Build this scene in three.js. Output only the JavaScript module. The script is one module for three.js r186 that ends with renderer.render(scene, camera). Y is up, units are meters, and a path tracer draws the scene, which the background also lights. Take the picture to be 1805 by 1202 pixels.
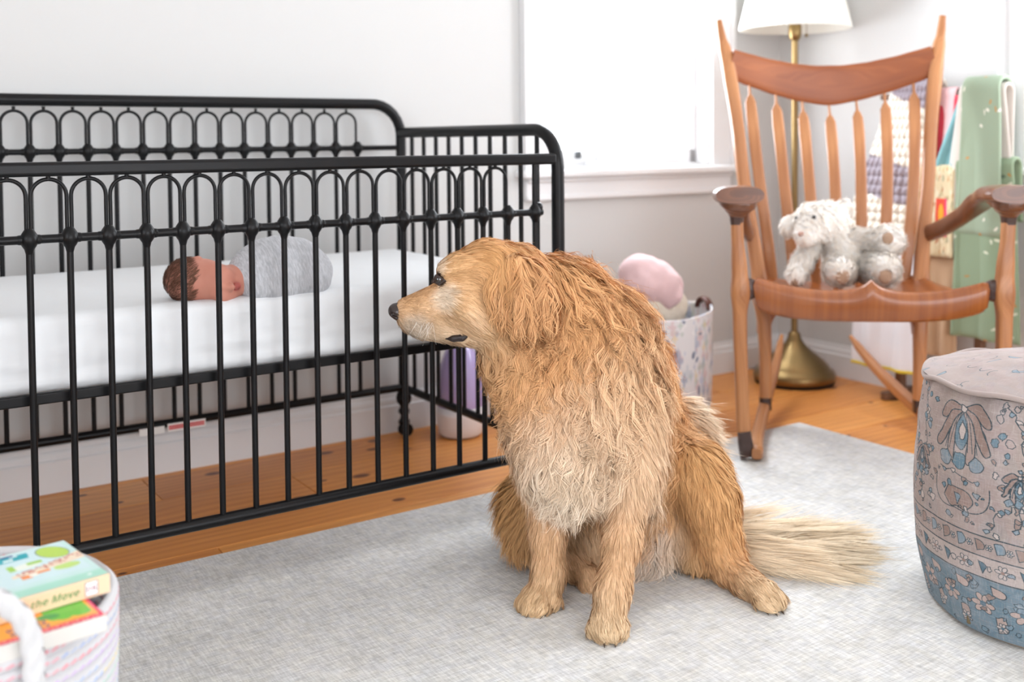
import * as THREE from 'three';
import { RoundedBoxGeometry } from 'three/addons/geometries/RoundedBoxGeometry.js';
import { mergeGeometries, mergeVertices, toCreasedNormals } from 'three/addons/utils/BufferGeometryUtils.js';
import { RectAreaLightUniformsLib } from 'three/addons/lights/RectAreaLightUniformsLib.js';

// ------------------------------------------------------------------ camera, daylight, exposure
const scene = new THREE.Scene();
const camera = new THREE.PerspectiveCamera(2 * Math.atan(601 / 1873.4) * 180 / Math.PI, 1805 / 1202, 0.05, 40);
{
  const yaw = 0.58991, pitch = 0.03824, roll = 0.0081;
  const fw = new THREE.Vector3(Math.sin(yaw) * Math.cos(pitch), -Math.sin(pitch), -Math.cos(yaw) * Math.cos(pitch));
  const rt = new THREE.Vector3(Math.cos(yaw), 0, Math.sin(yaw));
  const dn = new THREE.Vector3().crossVectors(fw, rt);
  const r2 = rt.clone().multiplyScalar(Math.cos(roll)).addScaledVector(dn, Math.sin(roll));
  const d2 = dn.clone().multiplyScalar(Math.cos(roll)).addScaledVector(rt, -Math.sin(roll));
  camera.quaternion.setFromRotationMatrix(new THREE.Matrix4().makeBasis(r2, d2.negate(), fw.clone().negate()));
  camera.position.set(0, 0.82, 0);
  camera.setViewOffset(1805, 1202, 0, 283, 1805, 1202);      // a shifted lens: verticals stay upright
  camera.focus = 1.75;
  camera.userData.fStop = 3.0;
}
const renderer = new THREE.WebGLRenderer({ antialias: true });
renderer.toneMapping = THREE.LinearToneMapping;
renderer.toneMappingExposure = 1.0;
renderer.shadowMap.enabled = true;
RectAreaLightUniformsLib.init();
scene.background = new THREE.Color(3.0, 3.1, 3.25);           // bright overcast sky seen through the windows
const DAY = new THREE.Color(0.93, 0.985, 1.05);
function windowLight(x, y, z, w, h, tx, ty, tz, power) {
  const l = new THREE.RectAreaLight(DAY, power, w, h);
  l.position.set(x, y, z); l.lookAt(tx, ty, tz); l.name = 'daylight'; scene.add(l);
}
const WIN = { back: 15, right: 8, front: 3.1, left: 5.4 };
windowLight(2.255, 1.40, -2.83, 0.64, 1.26, 2.255, 1.40, 0, WIN.back);
windowLight(3.115, 1.40, -1.20, 0.92, 1.26, 0, 1.40, -1.20, WIN.right);
windowLight(0.70, 1.12, 2.565, 3.0, 1.92, 0.70, 1.12, 0, WIN.front);  // added fill from behind the camera, for the low back wall and dog
windowLight(-1.865, 1.45, 0.30, 1.5, 1.34, 0, 1.45, 0.30, WIN.left);

// ------------------------------------------------------------------ helpers
const PI = Math.PI, V3 = (x, y, z) => new THREE.Vector3(x, y, z);
function rng(seed) { let s = seed >>> 0; return () => { s = (s + 0x6D2B79F5) | 0; let t = Math.imul(s ^ (s >>> 15), 1 | s); t = (t + Math.imul(t ^ (t >>> 7), 61 | t)) ^ t; return ((t ^ (t >>> 14)) >>> 0) / 4294967296; }; }
const clamp = (x, a, b) => x < a ? a : x > b ? b : x, lerp = (a, b, t) => a + (b - a) * t;
const smooth = (a, b, x) => { const t = clamp((x - a) / (b - a), 0, 1); return t * t * (3 - 2 * t); };
function hash(i, j, k) { let h = Math.imul(i, 374761393) + Math.imul(j, 668265263) + Math.imul(k, 2147483647) | 0; h = Math.imul(h ^ (h >>> 13), 1274126177); return ((h ^ (h >>> 16)) >>> 0) / 4294967296; }
function vnoise(x, y, z) {
  const i = Math.floor(x), j = Math.floor(y), k = Math.floor(z); let u = x - i, v = y - j, w = z - k;
  u = u * u * (3 - 2 * u); v = v * v * (3 - 2 * v); w = w * w * (3 - 2 * w);
  const c = (a, b, d) => hash(i + a, j + b, k + d);
  return lerp(lerp(lerp(c(0, 0, 0), c(1, 0, 0), u), lerp(c(0, 1, 0), c(1, 1, 0), u), v), lerp(lerp(c(0, 0, 1), c(1, 0, 1), u), lerp(c(0, 1, 1), c(1, 1, 1), u), v), w);
}
const fbm = (x, y, z, o = 3) => { let s = 0, a = 0.5, n = 0; for (let q = 0; q < o; q++) { s += a * vnoise(x, y, z); n += a; a *= 0.5; x = x * 2.03 + 7.1; y = y * 2.03 + 3.7; z = z * 2.03 + 1.3; } return s / n; };
function pnoise(x, y, px, py, seed = 0) {                       // value noise that repeats every px, py cells
  const i = Math.floor(x), j = Math.floor(y); let u = x - i, v = y - j; u = u * u * (3 - 2 * u); v = v * v * (3 - 2 * v);
  const m = (a, p) => ((a % p) + p) % p, c = (a, b) => hash(m(i + a, px), m(j + b, py), seed);
  return lerp(lerp(c(0, 0), c(1, 0), u), lerp(c(0, 1), c(1, 1), u), v);
}
function dataTex(w, h, fn, { srgb = true, repeat } = {}) {
  const d = new Uint8Array(w * h * 4), o = [0, 0, 0];
  for (let y = 0; y < h; y++) for (let x = 0; x < w; x++) { fn(x / w, y / h, o); const q = (y * w + x) * 4; d[q] = clamp(o[0], 0, 255); d[q + 1] = clamp(o[1], 0, 255); d[q + 2] = clamp(o[2], 0, 255); d[q + 3] = 255; }
  const t = new THREE.DataTexture(d, w, h); t.wrapS = t.wrapT = THREE.RepeatWrapping; t.magFilter = THREE.LinearFilter; t.minFilter = THREE.LinearMipmapLinearFilter; t.generateMipmaps = true;
  if (srgb) t.colorSpace = THREE.SRGBColorSpace;
  if (repeat) t.repeat.set(...repeat);
  t.needsUpdate = true; return t;
}
function canvasTex(w, h, draw) {
  const c = document.createElement('canvas'); c.width = w; c.height = h; draw(c.getContext('2d'), w, h);
  const t = new THREE.CanvasTexture(c); t.colorSpace = THREE.SRGBColorSpace; t.wrapS = t.wrapT = THREE.RepeatWrapping; return t;
}
const M = {};
const std = (color, roughness = 0.7, extra = {}) => new THREE.MeshPhysicalMaterial({ color, roughness, ...extra });
const used = {};
function numbered(n) { const k = used[n] = (used[n] ?? -1) + 1; return k ? n + '_' + String(k).padStart(3, '0') : n; }
function part(name, geo, mat, parent, label) {
  const m = new THREE.Mesh(geo, mat); m.name = name; m.castShadow = m.receiveShadow = true;
  if (label) m.userData.label = label; parent.add(m); return m;
}
function tag(o, label, category, group) { o.userData.label = label; o.userData.category = category; if (group) o.userData.group = group; return o; }
function thing(name, label, category, [x, y, z] = [0, 0, 0], turn = 0, group) {
  const g = new THREE.Group(); g.name = numbered(name); g.position.set(x, y, z); g.rotation.y = turn; scene.add(g); return tag(g, label, category, group);
}
function struct(name, geo, mat) { const m = part(name, geo, mat, scene); m.userData.kind = 'structure'; return m; }
function structGroup(name) { const g = new THREE.Group(); g.name = name; g.userData.kind = 'structure'; scene.add(g); return g; }
const merge = (...a) => mergeGeometries(a.flat().map((g) => { g = g.index ? g.toNonIndexed() : g; for (const k of Object.keys(g.attributes)) if (!['position', 'normal', 'uv'].includes(k)) g.deleteAttribute(k); return g; }));
const box = (x0, x1, y0, y1, z0, z1) => new THREE.BoxGeometry(x1 - x0, y1 - y0, z1 - z0).translate((x0 + x1) / 2, (y0 + y1) / 2, (z0 + z1) / 2);
function uvMetres(geo, s = 1) {                                 // box mapping in metres, by the side each face looks to
  const g = geo.index ? geo.toNonIndexed() : geo, p = g.attributes.position, n = g.attributes.normal, uv = new Float32Array(p.count * 2);
  for (let i = 0; i < p.count; i++) { const ax = Math.abs(n.getX(i)), ay = Math.abs(n.getY(i)), az = Math.abs(n.getZ(i)); const x = p.getX(i), y = p.getY(i), z = p.getZ(i);
    const [u, v] = ay >= ax && ay >= az ? [x, z] : ax >= az ? [z, y] : [x, y]; uv[2 * i] = u * s; uv[2 * i + 1] = v * s; }
  g.setAttribute('uv', new THREE.BufferAttribute(uv, 2)); return g;
}
const rbox = (x0, x1, y0, y1, z0, z1, r, seg = 3) => new RoundedBoxGeometry(x1 - x0, y1 - y0, z1 - z0, seg, r).translate((x0 + x1) / 2, (y0 + y1) / 2, (z0 + z1) / 2);
function rod(a, b, r, r2 = r, seg = 12) {
  const A = V3(...a), B = V3(...b), d = B.clone().sub(A), g = new THREE.CylinderGeometry(r2, r, d.length(), seg, 1);
  g.applyQuaternion(new THREE.Quaternion().setFromUnitVectors(V3(0, 1, 0), d.clone().normalize())); return g.translate((A.x + B.x) / 2, (A.y + B.y) / 2, (A.z + B.z) / 2);
}
const lathe = (pts, seg = 40) => new THREE.LatheGeometry(pts.map(([r, y]) => new THREE.Vector2(r, y)), seg);
class Poly extends THREE.Curve {                                // straight pieces with rounded corners
  constructor(pts, radii) {
    super(); this.c = new THREE.CurvePath(); const P = pts.map((p) => V3(...p)); let prev = P[0];
    for (let i = 1; i < P.length; i++) {
      if (i === P.length - 1) { this.c.add(new THREE.LineCurve3(prev, P[i])); break; }
      const r = radii, a = P[i].clone().add(P[i - 1].clone().sub(P[i]).setLength(r)), b = P[i].clone().add(P[i + 1].clone().sub(P[i]).setLength(r)), k = 0.4477;
      this.c.add(new THREE.LineCurve3(prev, a));
      this.c.add(new THREE.CubicBezierCurve3(a, a.clone().lerp(P[i], 1 - k), b.clone().lerp(P[i], 1 - k), b)); prev = b;
    }
  }
  getPoint(t, o) { return this.c.getPoint(t, o); }
}
const bent = (pts, corner, r, n = 60, seg = 14) => new THREE.TubeGeometry(new Poly(pts, corner), n, r, seg);
// a bar swept along smooth stations [x,y,z, half width, half height, squareness]; "side" is the width axis
function sweep(stations, side, { n = 40, seg = 20, pow = 2.6, uvs = 1 } = {}) {
  const c = new THREE.CatmullRomCurve3(stations.map((s) => V3(s[0], s[1], s[2])), false, 'centripetal');
  const K = stations.length - 1, pos = [], nor = [], uv = [], idx = [], sd = V3(...side).normalize(); let len = 0, last = null;
  const val = (k, t) => { const f = clamp(t * K, 0, K - 1e-6), i = Math.floor(f), u = f - i, w = u * u * (3 - 2 * u); return lerp(stations[i][k], stations[i + 1][k], w); };
  for (let i = 0; i <= n; i++) {
    const t = i / n, p = c.getPoint(t), T = c.getTangent(t), X = sd.clone().addScaledVector(T, -sd.dot(T)).normalize(), Y = V3().crossVectors(T, X);
    if (last) len += p.distanceTo(last); last = p;
    const a = val(3, t), b = val(4, t);
    for (let j = 0; j <= seg; j++) {
      const th = j / seg * 2 * PI, cs = Math.cos(th), sn = Math.sin(th), x = Math.sign(cs) * Math.abs(cs) ** (2 / pow) * a, y = Math.sign(sn) * Math.abs(sn) ** (2 / pow) * b;
      pos.push(p.x + X.x * x + Y.x * y, p.y + X.y * x + Y.y * y, p.z + X.z * x + Y.z * y); uv.push(j / seg * 2 * (a + b) * uvs, len * uvs);
    }
  }
  const W = seg + 1;
  for (let i = 0; i < n; i++) for (let j = 0; j < seg; j++) { const a = i * W + j; idx.push(a, a + W, a + 1, a + 1, a + W, a + W + 1); }
  for (const [row, flip] of [[0, 0], [n, 1]]) { const b = pos.length / 3, p = c.getPoint(row / n); pos.push(p.x, p.y, p.z); uv.push(0, len * row / n * uvs); for (let j = 0; j < seg; j++) flip ? idx.push(b, row * W + j + 1, row * W + j) : idx.push(b, row * W + j, row * W + j + 1); }
  const g = new THREE.BufferGeometry(); g.setAttribute('position', new THREE.Float32BufferAttribute(pos, 3)); g.setAttribute('uv', new THREE.Float32BufferAttribute(uv, 2)); g.setIndex(idx);
  return fixWinding(toCreasedNormals(g, 0.9));
}
function volume(g) { const p = g.attributes.position, ix = g.index; let v = 0; const n = ix ? ix.count : p.count, a = V3(), b = V3(), c = V3(); for (let i = 0; i < n; i += 3) { const f = (k) => ix ? ix.getX(i + k) : i + k; a.fromBufferAttribute(p, f(0)); b.fromBufferAttribute(p, f(1)); c.fromBufferAttribute(p, f(2)); v += a.dot(b.cross(c)); } return v; }
function fixWinding(g) {                                        // faces of a closed shape all look outwards
  if (volume(g) >= 0) return g;
  if (g.index) { const a = g.index.array; for (let i = 0; i < a.length; i += 3) { const t = a[i]; a[i] = a[i + 1]; a[i + 1] = t; } }
  else for (const k of Object.keys(g.attributes)) { const A = g.attributes[k], s = A.itemSize, d = A.array; for (let i = 0; i < A.count; i += 3) for (let q = 0; q < s; q++) { const t = d[i * s + q]; d[i * s + q] = d[(i + 1) * s + q]; d[(i + 1) * s + q] = t; } }
  const n = g.attributes.normal; if (n) for (let i = 0; i < n.array.length; i++) n.array[i] *= -1;
  if (n) g.computeVertexNormals(); return g;
}
// a closed sheet of cloth: f(u, v) -> [x, y, z] of its middle, th thick
function cloth(f, nu, nv, th, uvScale = [1, 1]) {
  const mid = [], e = 1e-3, pos = [], nor = [], uv = [], idx = [];
  for (let i = 0; i <= nu; i++) for (let j = 0; j <= nv; j++) {
    const u = i / nu, v = j / nv, p = V3(...f(u, v)), du = V3(...f(Math.min(1, u + e), v)).sub(V3(...f(Math.max(0, u - e), v))), dv = V3(...f(u, Math.min(1, v + e))).sub(V3(...f(u, Math.max(0, v - e))));
    const n = du.cross(dv).normalize(); mid.push([p, n]); }
  for (const s of [1, -1]) for (let i = 0; i <= nu; i++) for (let j = 0; j <= nv; j++) { const [p, n] = mid[i * (nv + 1) + j], edge = (i === 0 || i === nu || j === 0 || j === nv) ? 0.35 : 1; pos.push(p.x + n.x * th / 2 * s * edge, p.y + n.y * th / 2 * s * edge, p.z + n.z * th / 2 * s * edge); uv.push(i / nu * uvScale[0], j / nv * uvScale[1]); }
  const W = nv + 1, B = (nu + 1) * W, q = (a, b, c, d) => idx.push(a, b, c, a, c, d);
  for (let i = 0; i < nu; i++) for (let j = 0; j < nv; j++) { const a = i * W + j; q(a, a + W, a + W + 1, a + 1); q(B + a, B + a + 1, B + a + W + 1, B + a + W); }
  for (let i = 0; i < nu; i++) { const a = i * W, b = a + nv; q(a, B + a, B + a + W, a + W); q(b, b + W, B + b + W, B + b); }
  for (let j = 0; j < nv; j++) { const a = j, b = nu * W + j; q(a, a + 1, B + a + 1, B + a); q(b, B + b, B + b + 1, b + 1); }
  const g = new THREE.BufferGeometry(); g.setAttribute('position', new THREE.Float32BufferAttribute(pos, 3)); g.setAttribute('uv', new THREE.Float32BufferAttribute(uv, 2)); g.setIndex(idx); g.computeVertexNormals(); return g;
}
// box with round edges whose skin is fine enough to be dented
function softBox(w, h, d, r, nx, ny, nz, dent) {
  const g = mergeVertices((() => { const b = new THREE.BoxGeometry(w, h, d, nx, ny, nz); b.deleteAttribute('normal'); b.deleteAttribute('uv'); return b; })(), 1e-5), p = g.attributes.position, v = V3(), c = V3();
  for (let i = 0; i < p.count; i++) {
    v.fromBufferAttribute(p, i); c.set(clamp(v.x, -w / 2 + r, w / 2 - r), clamp(v.y, -h / 2 + r, h / 2 - r), clamp(v.z, -d / 2 + r, d / 2 - r));
    const n = v.clone().sub(c); if (n.lengthSq() > 1e-12) { n.normalize(); v.copy(c).addScaledVector(n, r); } else n.set(0, 0, 0);
    if (dent) dent(v, n); p.setXYZ(i, v.x, v.y, v.z);
  }
  g.computeVertexNormals(); return g;
}

// ------------------------------------------------------------------ surfaces of the room
M.wall = std(0xd0d0cf, 0.9);
M.ceiling = std(0xeeeeec, 0.9);
M.trim = std(0xe6e6e7, 0.5);
M.glass = new THREE.MeshPhysicalMaterial({ color: 0xffffff, roughness: 0.02, transmission: 1, thickness: 0, ior: 1.5 });
M.steel = std(0xb8bcc0, 0.35, { metalness: 0.9 });
const pine = dataTex(2048, 512, (u, v, o) => {                  // 2.4 m along the boards, 0.6 m across
  const wob = (pnoise(u * 12, v * 4, 12, 4, 5) - 0.5) * 0.05 + (pnoise(u * 40, v * 16, 40, 16, 6) - 0.5) * 0.008;
  let vv = v + wob, knot = 0, ring = 0;
  for (let k = 0; k < 26; k++) { const ku = hash(k, 3, 1), kv = hash(k, 5, 2), s = 0.006 + 0.010 * hash(k, 7, 3); let du = u - ku, dv = v - kv; du -= Math.round(du); dv -= Math.round(dv); const d = Math.hypot(du * 2.4 / 1.6, dv * 0.6) / s; knot = Math.max(knot, 1 - smooth(0.55, 1.15, d)); ring += Math.exp(-d * 0.42) * 0.03 * Math.sign(dv || 1); }
  vv += ring;
  const g1 = 0.5 + 0.5 * Math.sin(vv * 2 * PI * 22 + 3 * pnoise(u * 3, v * 5, 3, 5, 8)), g2 = pnoise(u * 14, vv * 150, 14, 150, 9), g3 = pnoise(u * 60, vv * 380, 60, 380, 10), big = pnoise(u * 4, v * 4, 4, 4, 11);
  const t = 0.30 * g1 + 0.28 * g2 + 0.12 * g3 + 0.35 * big - 0.5;
  let r = 228 + t * 44, g = 160 + t * 50, b = 86 + t * 44;
  r = lerp(r, 96, knot * 0.85); g = lerp(g, 49, knot * 0.85); b = lerp(b, 26, knot * 0.85);
  o[0] = r; o[1] = g; o[2] = b;
});
M.pine = [0xffffff, 0xf6e8d8, 0xecd9c4, 0xfff6e8].map((c) => std(c, 0.42, { map: pine, clearcoat: 0.08, clearcoatRoughness: 0.25 }));
M.gap = std(0x3a2214, 0.9);

const X0 = -1.7, X1 = 2.95, Z0 = -2.665, Z1 = 2.4, HC = 2.5, TH = 0.14;
// floor: pine planks along the cot, on a dark underlay
const floor = struct('floor', box(X0 - TH, X1 + TH, -0.08, -0.018, Z0 - TH, Z1 + TH), M.gap);
{
  const R = rng(11), BW = 0.178, joints = { 0: 0.67, 3: 0.68 };
  for (let row = -1; ; row++) {
    const za = -2.634 + row * BW, zb = za + BW; if (za > Z1) break;
    const z0 = Math.max(za, Z0) + 0.0008, z1 = Math.min(zb, Z1) - 0.0008; if (z1 - z0 < 0.01) continue;
    let cuts = [X0]; let x = X0 + 0.5 + R() * 1.6;
    if (row in joints) { cuts.push(joints[row] - 1.9, joints[row]); x = joints[row] + 1.6 + R(); if (cuts[1] < X0) cuts.splice(1, 1); }
    while (x < X1 - 0.4) { if (row in joints || Math.abs(x - 0.68) > 0.3) cuts.push(x); x += 1.5 + R() * 1.4; }
    cuts.push(X1);
    for (let i = 0; i + 1 < cuts.length; i++) {
      const a = cuts[i] + 0.0007, b = cuts[i + 1] - 0.0007, lift = -0.0006 * R(), g = rbox(a, b, -0.02, lift, z0, z1, 0.0018, 1), ou = R(), ov = R();
      const p = g.attributes.position, uv = g.attributes.uv; for (let k = 0; k < p.count; k++) uv.setXY(k, p.getX(k) / 2.4 + ou, p.getZ(k) / 0.6 + ov);
      part('plank', g, M.pine[Math.floor(R() * 4)], floor);
    }
  }
}
struct('ceiling', box(X0 - TH, X1 + TH, HC, HC + 0.1, Z0 - TH, Z1 + TH), M.ceiling);
// walls with window openings: pieces round each opening
function wallWith(name, axis, at, out, a0, a1, holes) {        // axis 'x': wall plane at x = at; runs along z. out: +1 / -1 side of the thickness
  const pieces = [], P = (u0, u1, y0, y1) => { const t0 = Math.min(at, at + out * TH), t1 = Math.max(at, at + out * TH); pieces.push(axis === 'x' ? box(t0, t1, y0, y1, u0, u1) : box(u0, u1, y0, y1, t0, t1)); };
  let u = a0; for (const [h0, h1, y0, y1] of holes) { P(u, h0, -0.02, HC); P(h0, h1, -0.02, y0); P(h0, h1, y1, HC); u = h1; } P(u, a1, -0.02, HC);
  return struct(name, merge(pieces), M.wall);
}
const OP = { b: [1.915, 2.60, 0.735, 2.05], r: [-1.70, -0.72, 0.735, 2.05], f: [-0.85, 2.25, 0.12, 2.12], l: [-0.5, 1.1, 0.75, 2.12] };
wallWith('wall_back', 'z', Z0, -1, X0 - TH, X1 + TH, [OP.b]);
wallWith('wall_right', 'x', X1, 1, Z0, Z1, [OP.r]);
wallWith('wall_front', 'z', Z1, 1, X0 - TH, X1 + TH, [OP.f]);
wallWith('wall_left', 'x', X0, -1, Z0, Z1, [OP.l]);
// a window: local u along the wall, y up, n into the room
function makeWindow(name, toWorld, [u0, u1, y0, y1], mull) {
  const g = structGroup(name), B = (a, b, c, d, e, f, r = 0.003) => { const q = rbox(a, b, c, d, e, f, r, 2); q.applyMatrix4(toWorld); return fixWinding(q); };
  const cw = 0.09;
  part('casing', B(u0 - cw, u0, y0 - 0.01, y1 + cw, 0, 0.02), M.trim, g); part('casing', B(u1, u1 + cw, y0 - 0.01, y1 + cw, 0, 0.02), M.trim, g);
  part('casing', B(u0 - cw, u1 + cw, y1, y1 + cw, 0.001, 0.022), M.trim, g);
  part('casing_band', merge(B(u0 - cw - 0.012, u0 - cw + 0.006, y0 - 0.01, y1 + cw, 0, 0.032), B(u1 + cw - 0.006, u1 + cw + 0.012, y0 - 0.01, y1 + cw, 0, 0.032)), M.trim, g);
  part('window_sill', B(u0 - cw - 0.03, u1 + cw + 0.03, y0 - 0.033, y0 - 0.008, -0.10, 0.052, 0.009), M.trim, g);
  part('apron', merge(B(u0 - cw, u1 + cw, y0 - 0.095, y0 - 0.033, 0, 0.018), B(u0 - cw, u1 + cw, y0 - 0.103, y0 - 0.085, 0, 0.024, 0.006), B(u0 - cw, u1 + cw, y0 - 0.046, y0 - 0.033, 0, 0.032, 0.006)), M.trim, g);
  part('jamb', merge(B(u0 - 0.001, u0 + 0.012, y0, y1, -0.12, 0.004), B(u1 - 0.012, u1 + 0.001, y0, y1, -0.12, 0.004), B(u0, u1, y1 - 0.012, y1, -0.12, 0.004)), M.trim, g);
  const n = mull ?? 1, w = (u1 - u0 - 0.024) / n;
  for (let i = 0; i < n; i++) {
    const a = u0 + 0.012 + i * w, b = a + w, s = 0.032;
    const sash = part('sash', merge(B(a, a + s, y0, y1 - 0.012, -0.09, -0.05), B(b - s, b, y0, y1 - 0.012, -0.09, -0.05), B(a, b, y0 - 0.006, y0 + 0.05, -0.09, -0.05), B(a, b, y1 - 0.05, y1 - 0.012, -0.09, -0.05)), M.trim, g);
    const pg = box(a + s - 0.003, b - s + 0.003, y0 + 0.047, y1 - 0.047, -0.072, -0.068); pg.applyMatrix4(toWorld); part('pane', fixWinding(pg), M.glass, sash);
  }
  return { g, B };
}
const mBack = new THREE.Matrix4().makeTranslation(0, 0, Z0);
const mRight = new THREE.Matrix4().makeBasis(V3(0, 0, 1), V3(0, 1, 0), V3(-1, 0, 0)).setPosition(X1, 0, 0);
const mFront = new THREE.Matrix4().makeBasis(V3(1, 0, 0), V3(0, 1, 0), V3(0, 0, -1)).setPosition(0, 0, Z1);
const mLeft = new THREE.Matrix4().makeBasis(V3(0, 0, -1), V3(0, 1, 0), V3(1, 0, 0)).setPosition(X0, 0, 0);
const w1 = makeWindow('window_1', mBack, OP.b);
{ // crank of the casement and its latch
  const c = part('crank', merge(w1.B(2.09, 2.20, 0.729, 0.747, -0.045, -0.005, 0.006), w1.B(2.125, 2.145, 0.745, 0.770, -0.035, -0.015, 0.006), w1.B(2.05, 2.14, 0.764, 0.776, -0.034, -0.018, 0.005)), M.trim, w1.g);
  part('latch', merge(w1.B(2.045, 2.065, 0.758, 0.782, -0.035, -0.017, 0.006)), std(0x55585a, 0.5), w1.g);
  part('lock_lever', merge(w1.B(2.585, 2.602, 0.98, 1.10, -0.035, -0.02, 0.005), w1.B(2.575, 2.59, 0.93, 1.0, -0.03, -0.012, 0.005)), M.trim, w1.g);
}
makeWindow('window_2', mRight, OP.r);
makeWindow('fill_window_3', mFront, OP.f, 4);  // unseen window, made large and low to let in more fill light
makeWindow('window_4', mLeft, [-OP.l[1], -OP.l[0], OP.l[2], OP.l[3]], 2);
// baseboards with a moulded top
function baseboard(name, m, len) {
  const s = new THREE.Shape(); s.moveTo(0, 0); s.lineTo(0.016, 0); s.lineTo(0.016, 0.074); s.lineTo(0.012, 0.078); s.lineTo(0.012, 0.082); s.quadraticCurveTo(0.0125, 0.092, 0.007, 0.098); s.lineTo(0.006, 0.108); s.lineTo(0, 0.108); s.closePath();
  const g = new THREE.ExtrudeGeometry(s, { depth: len, bevelEnabled: false }); g.applyMatrix4(m); struct(name, fixWinding(g), M.trim);
}
baseboard('baseboard_back', new THREE.Matrix4().makeBasis(V3(0, 0, 1), V3(0, 1, 0), V3(-1, 0, 0)).setPosition(X1, 0, Z0), X1 - X0);
baseboard('baseboard_right', new THREE.Matrix4().makeBasis(V3(-1, 0, 0), V3(0, 1, 0), V3(0, 0, -1)).setPosition(X1, 0, Z1), Z1 - Z0 - 0.016);
baseboard('baseboard_left', new THREE.Matrix4().makeBasis(V3(1, 0, 0), V3(0, 1, 0), V3(0, 0, 1)).setPosition(X0, 0, Z0 + 0.016), Z1 - Z0 - 0.016);
baseboard('baseboard_front', new THREE.Matrix4().makeBasis(V3(0, 0, -1), V3(0, 1, 0), V3(1, 0, 0)).setPosition(X0 + 0.016, 0, Z1), X1 - X0 - 0.032);

// ------------------------------------------------------------------ rug
{
  const weave = (u, v) => { // 0.9 m square of slubby flat weave
    const a = pnoise(u * 300, v * 34, 300, 34, 21), b = pnoise(u * 34, v * 300, 34, 300, 22), c = pnoise(u * 450, v * 450, 450, 450, 23), d = pnoise(u * 9, v * 9, 9, 9, 24), e = pnoise(u * 90, v * 14, 90, 14, 25), h = pnoise(u * 14, v * 90, 14, 90, 26);
    return 0.30 * a + 0.30 * b + 0.12 * c + 0.12 * d + 0.10 * e + 0.10 * h - 0.52;
  };
  const map = dataTex(1024, 1024, (u, v, o) => { const t = weave(u, v), w = pnoise(u * 40, v * 40, 40, 40, 29) - 0.5; o[0] = 211 + t * 96 + w * 5; o[1] = 211 + t * 96 + w * 3; o[2] = 209 + t * 96 - w * 3; });
  const bump = dataTex(512, 512, (u, v, o) => { o[0] = o[1] = o[2] = 128 + weave(u, v) * 260; }, { srgb: false });
  M.rug = std(0xffffff, 0.95, { map, bumpMap: bump, bumpScale: 0.0012 });
  const g = uvMetres(rbox(-0.75, 2.355, 0.0005, 0.006, -2.05, 0.95, 0.0025, 2), 1 / 0.5);
  tag(part('rug', g, M.rug, scene), 'large pale grey woven rug lying under the dog and rocking chair', 'rug');
}
const RUGY = 0.006;

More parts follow.
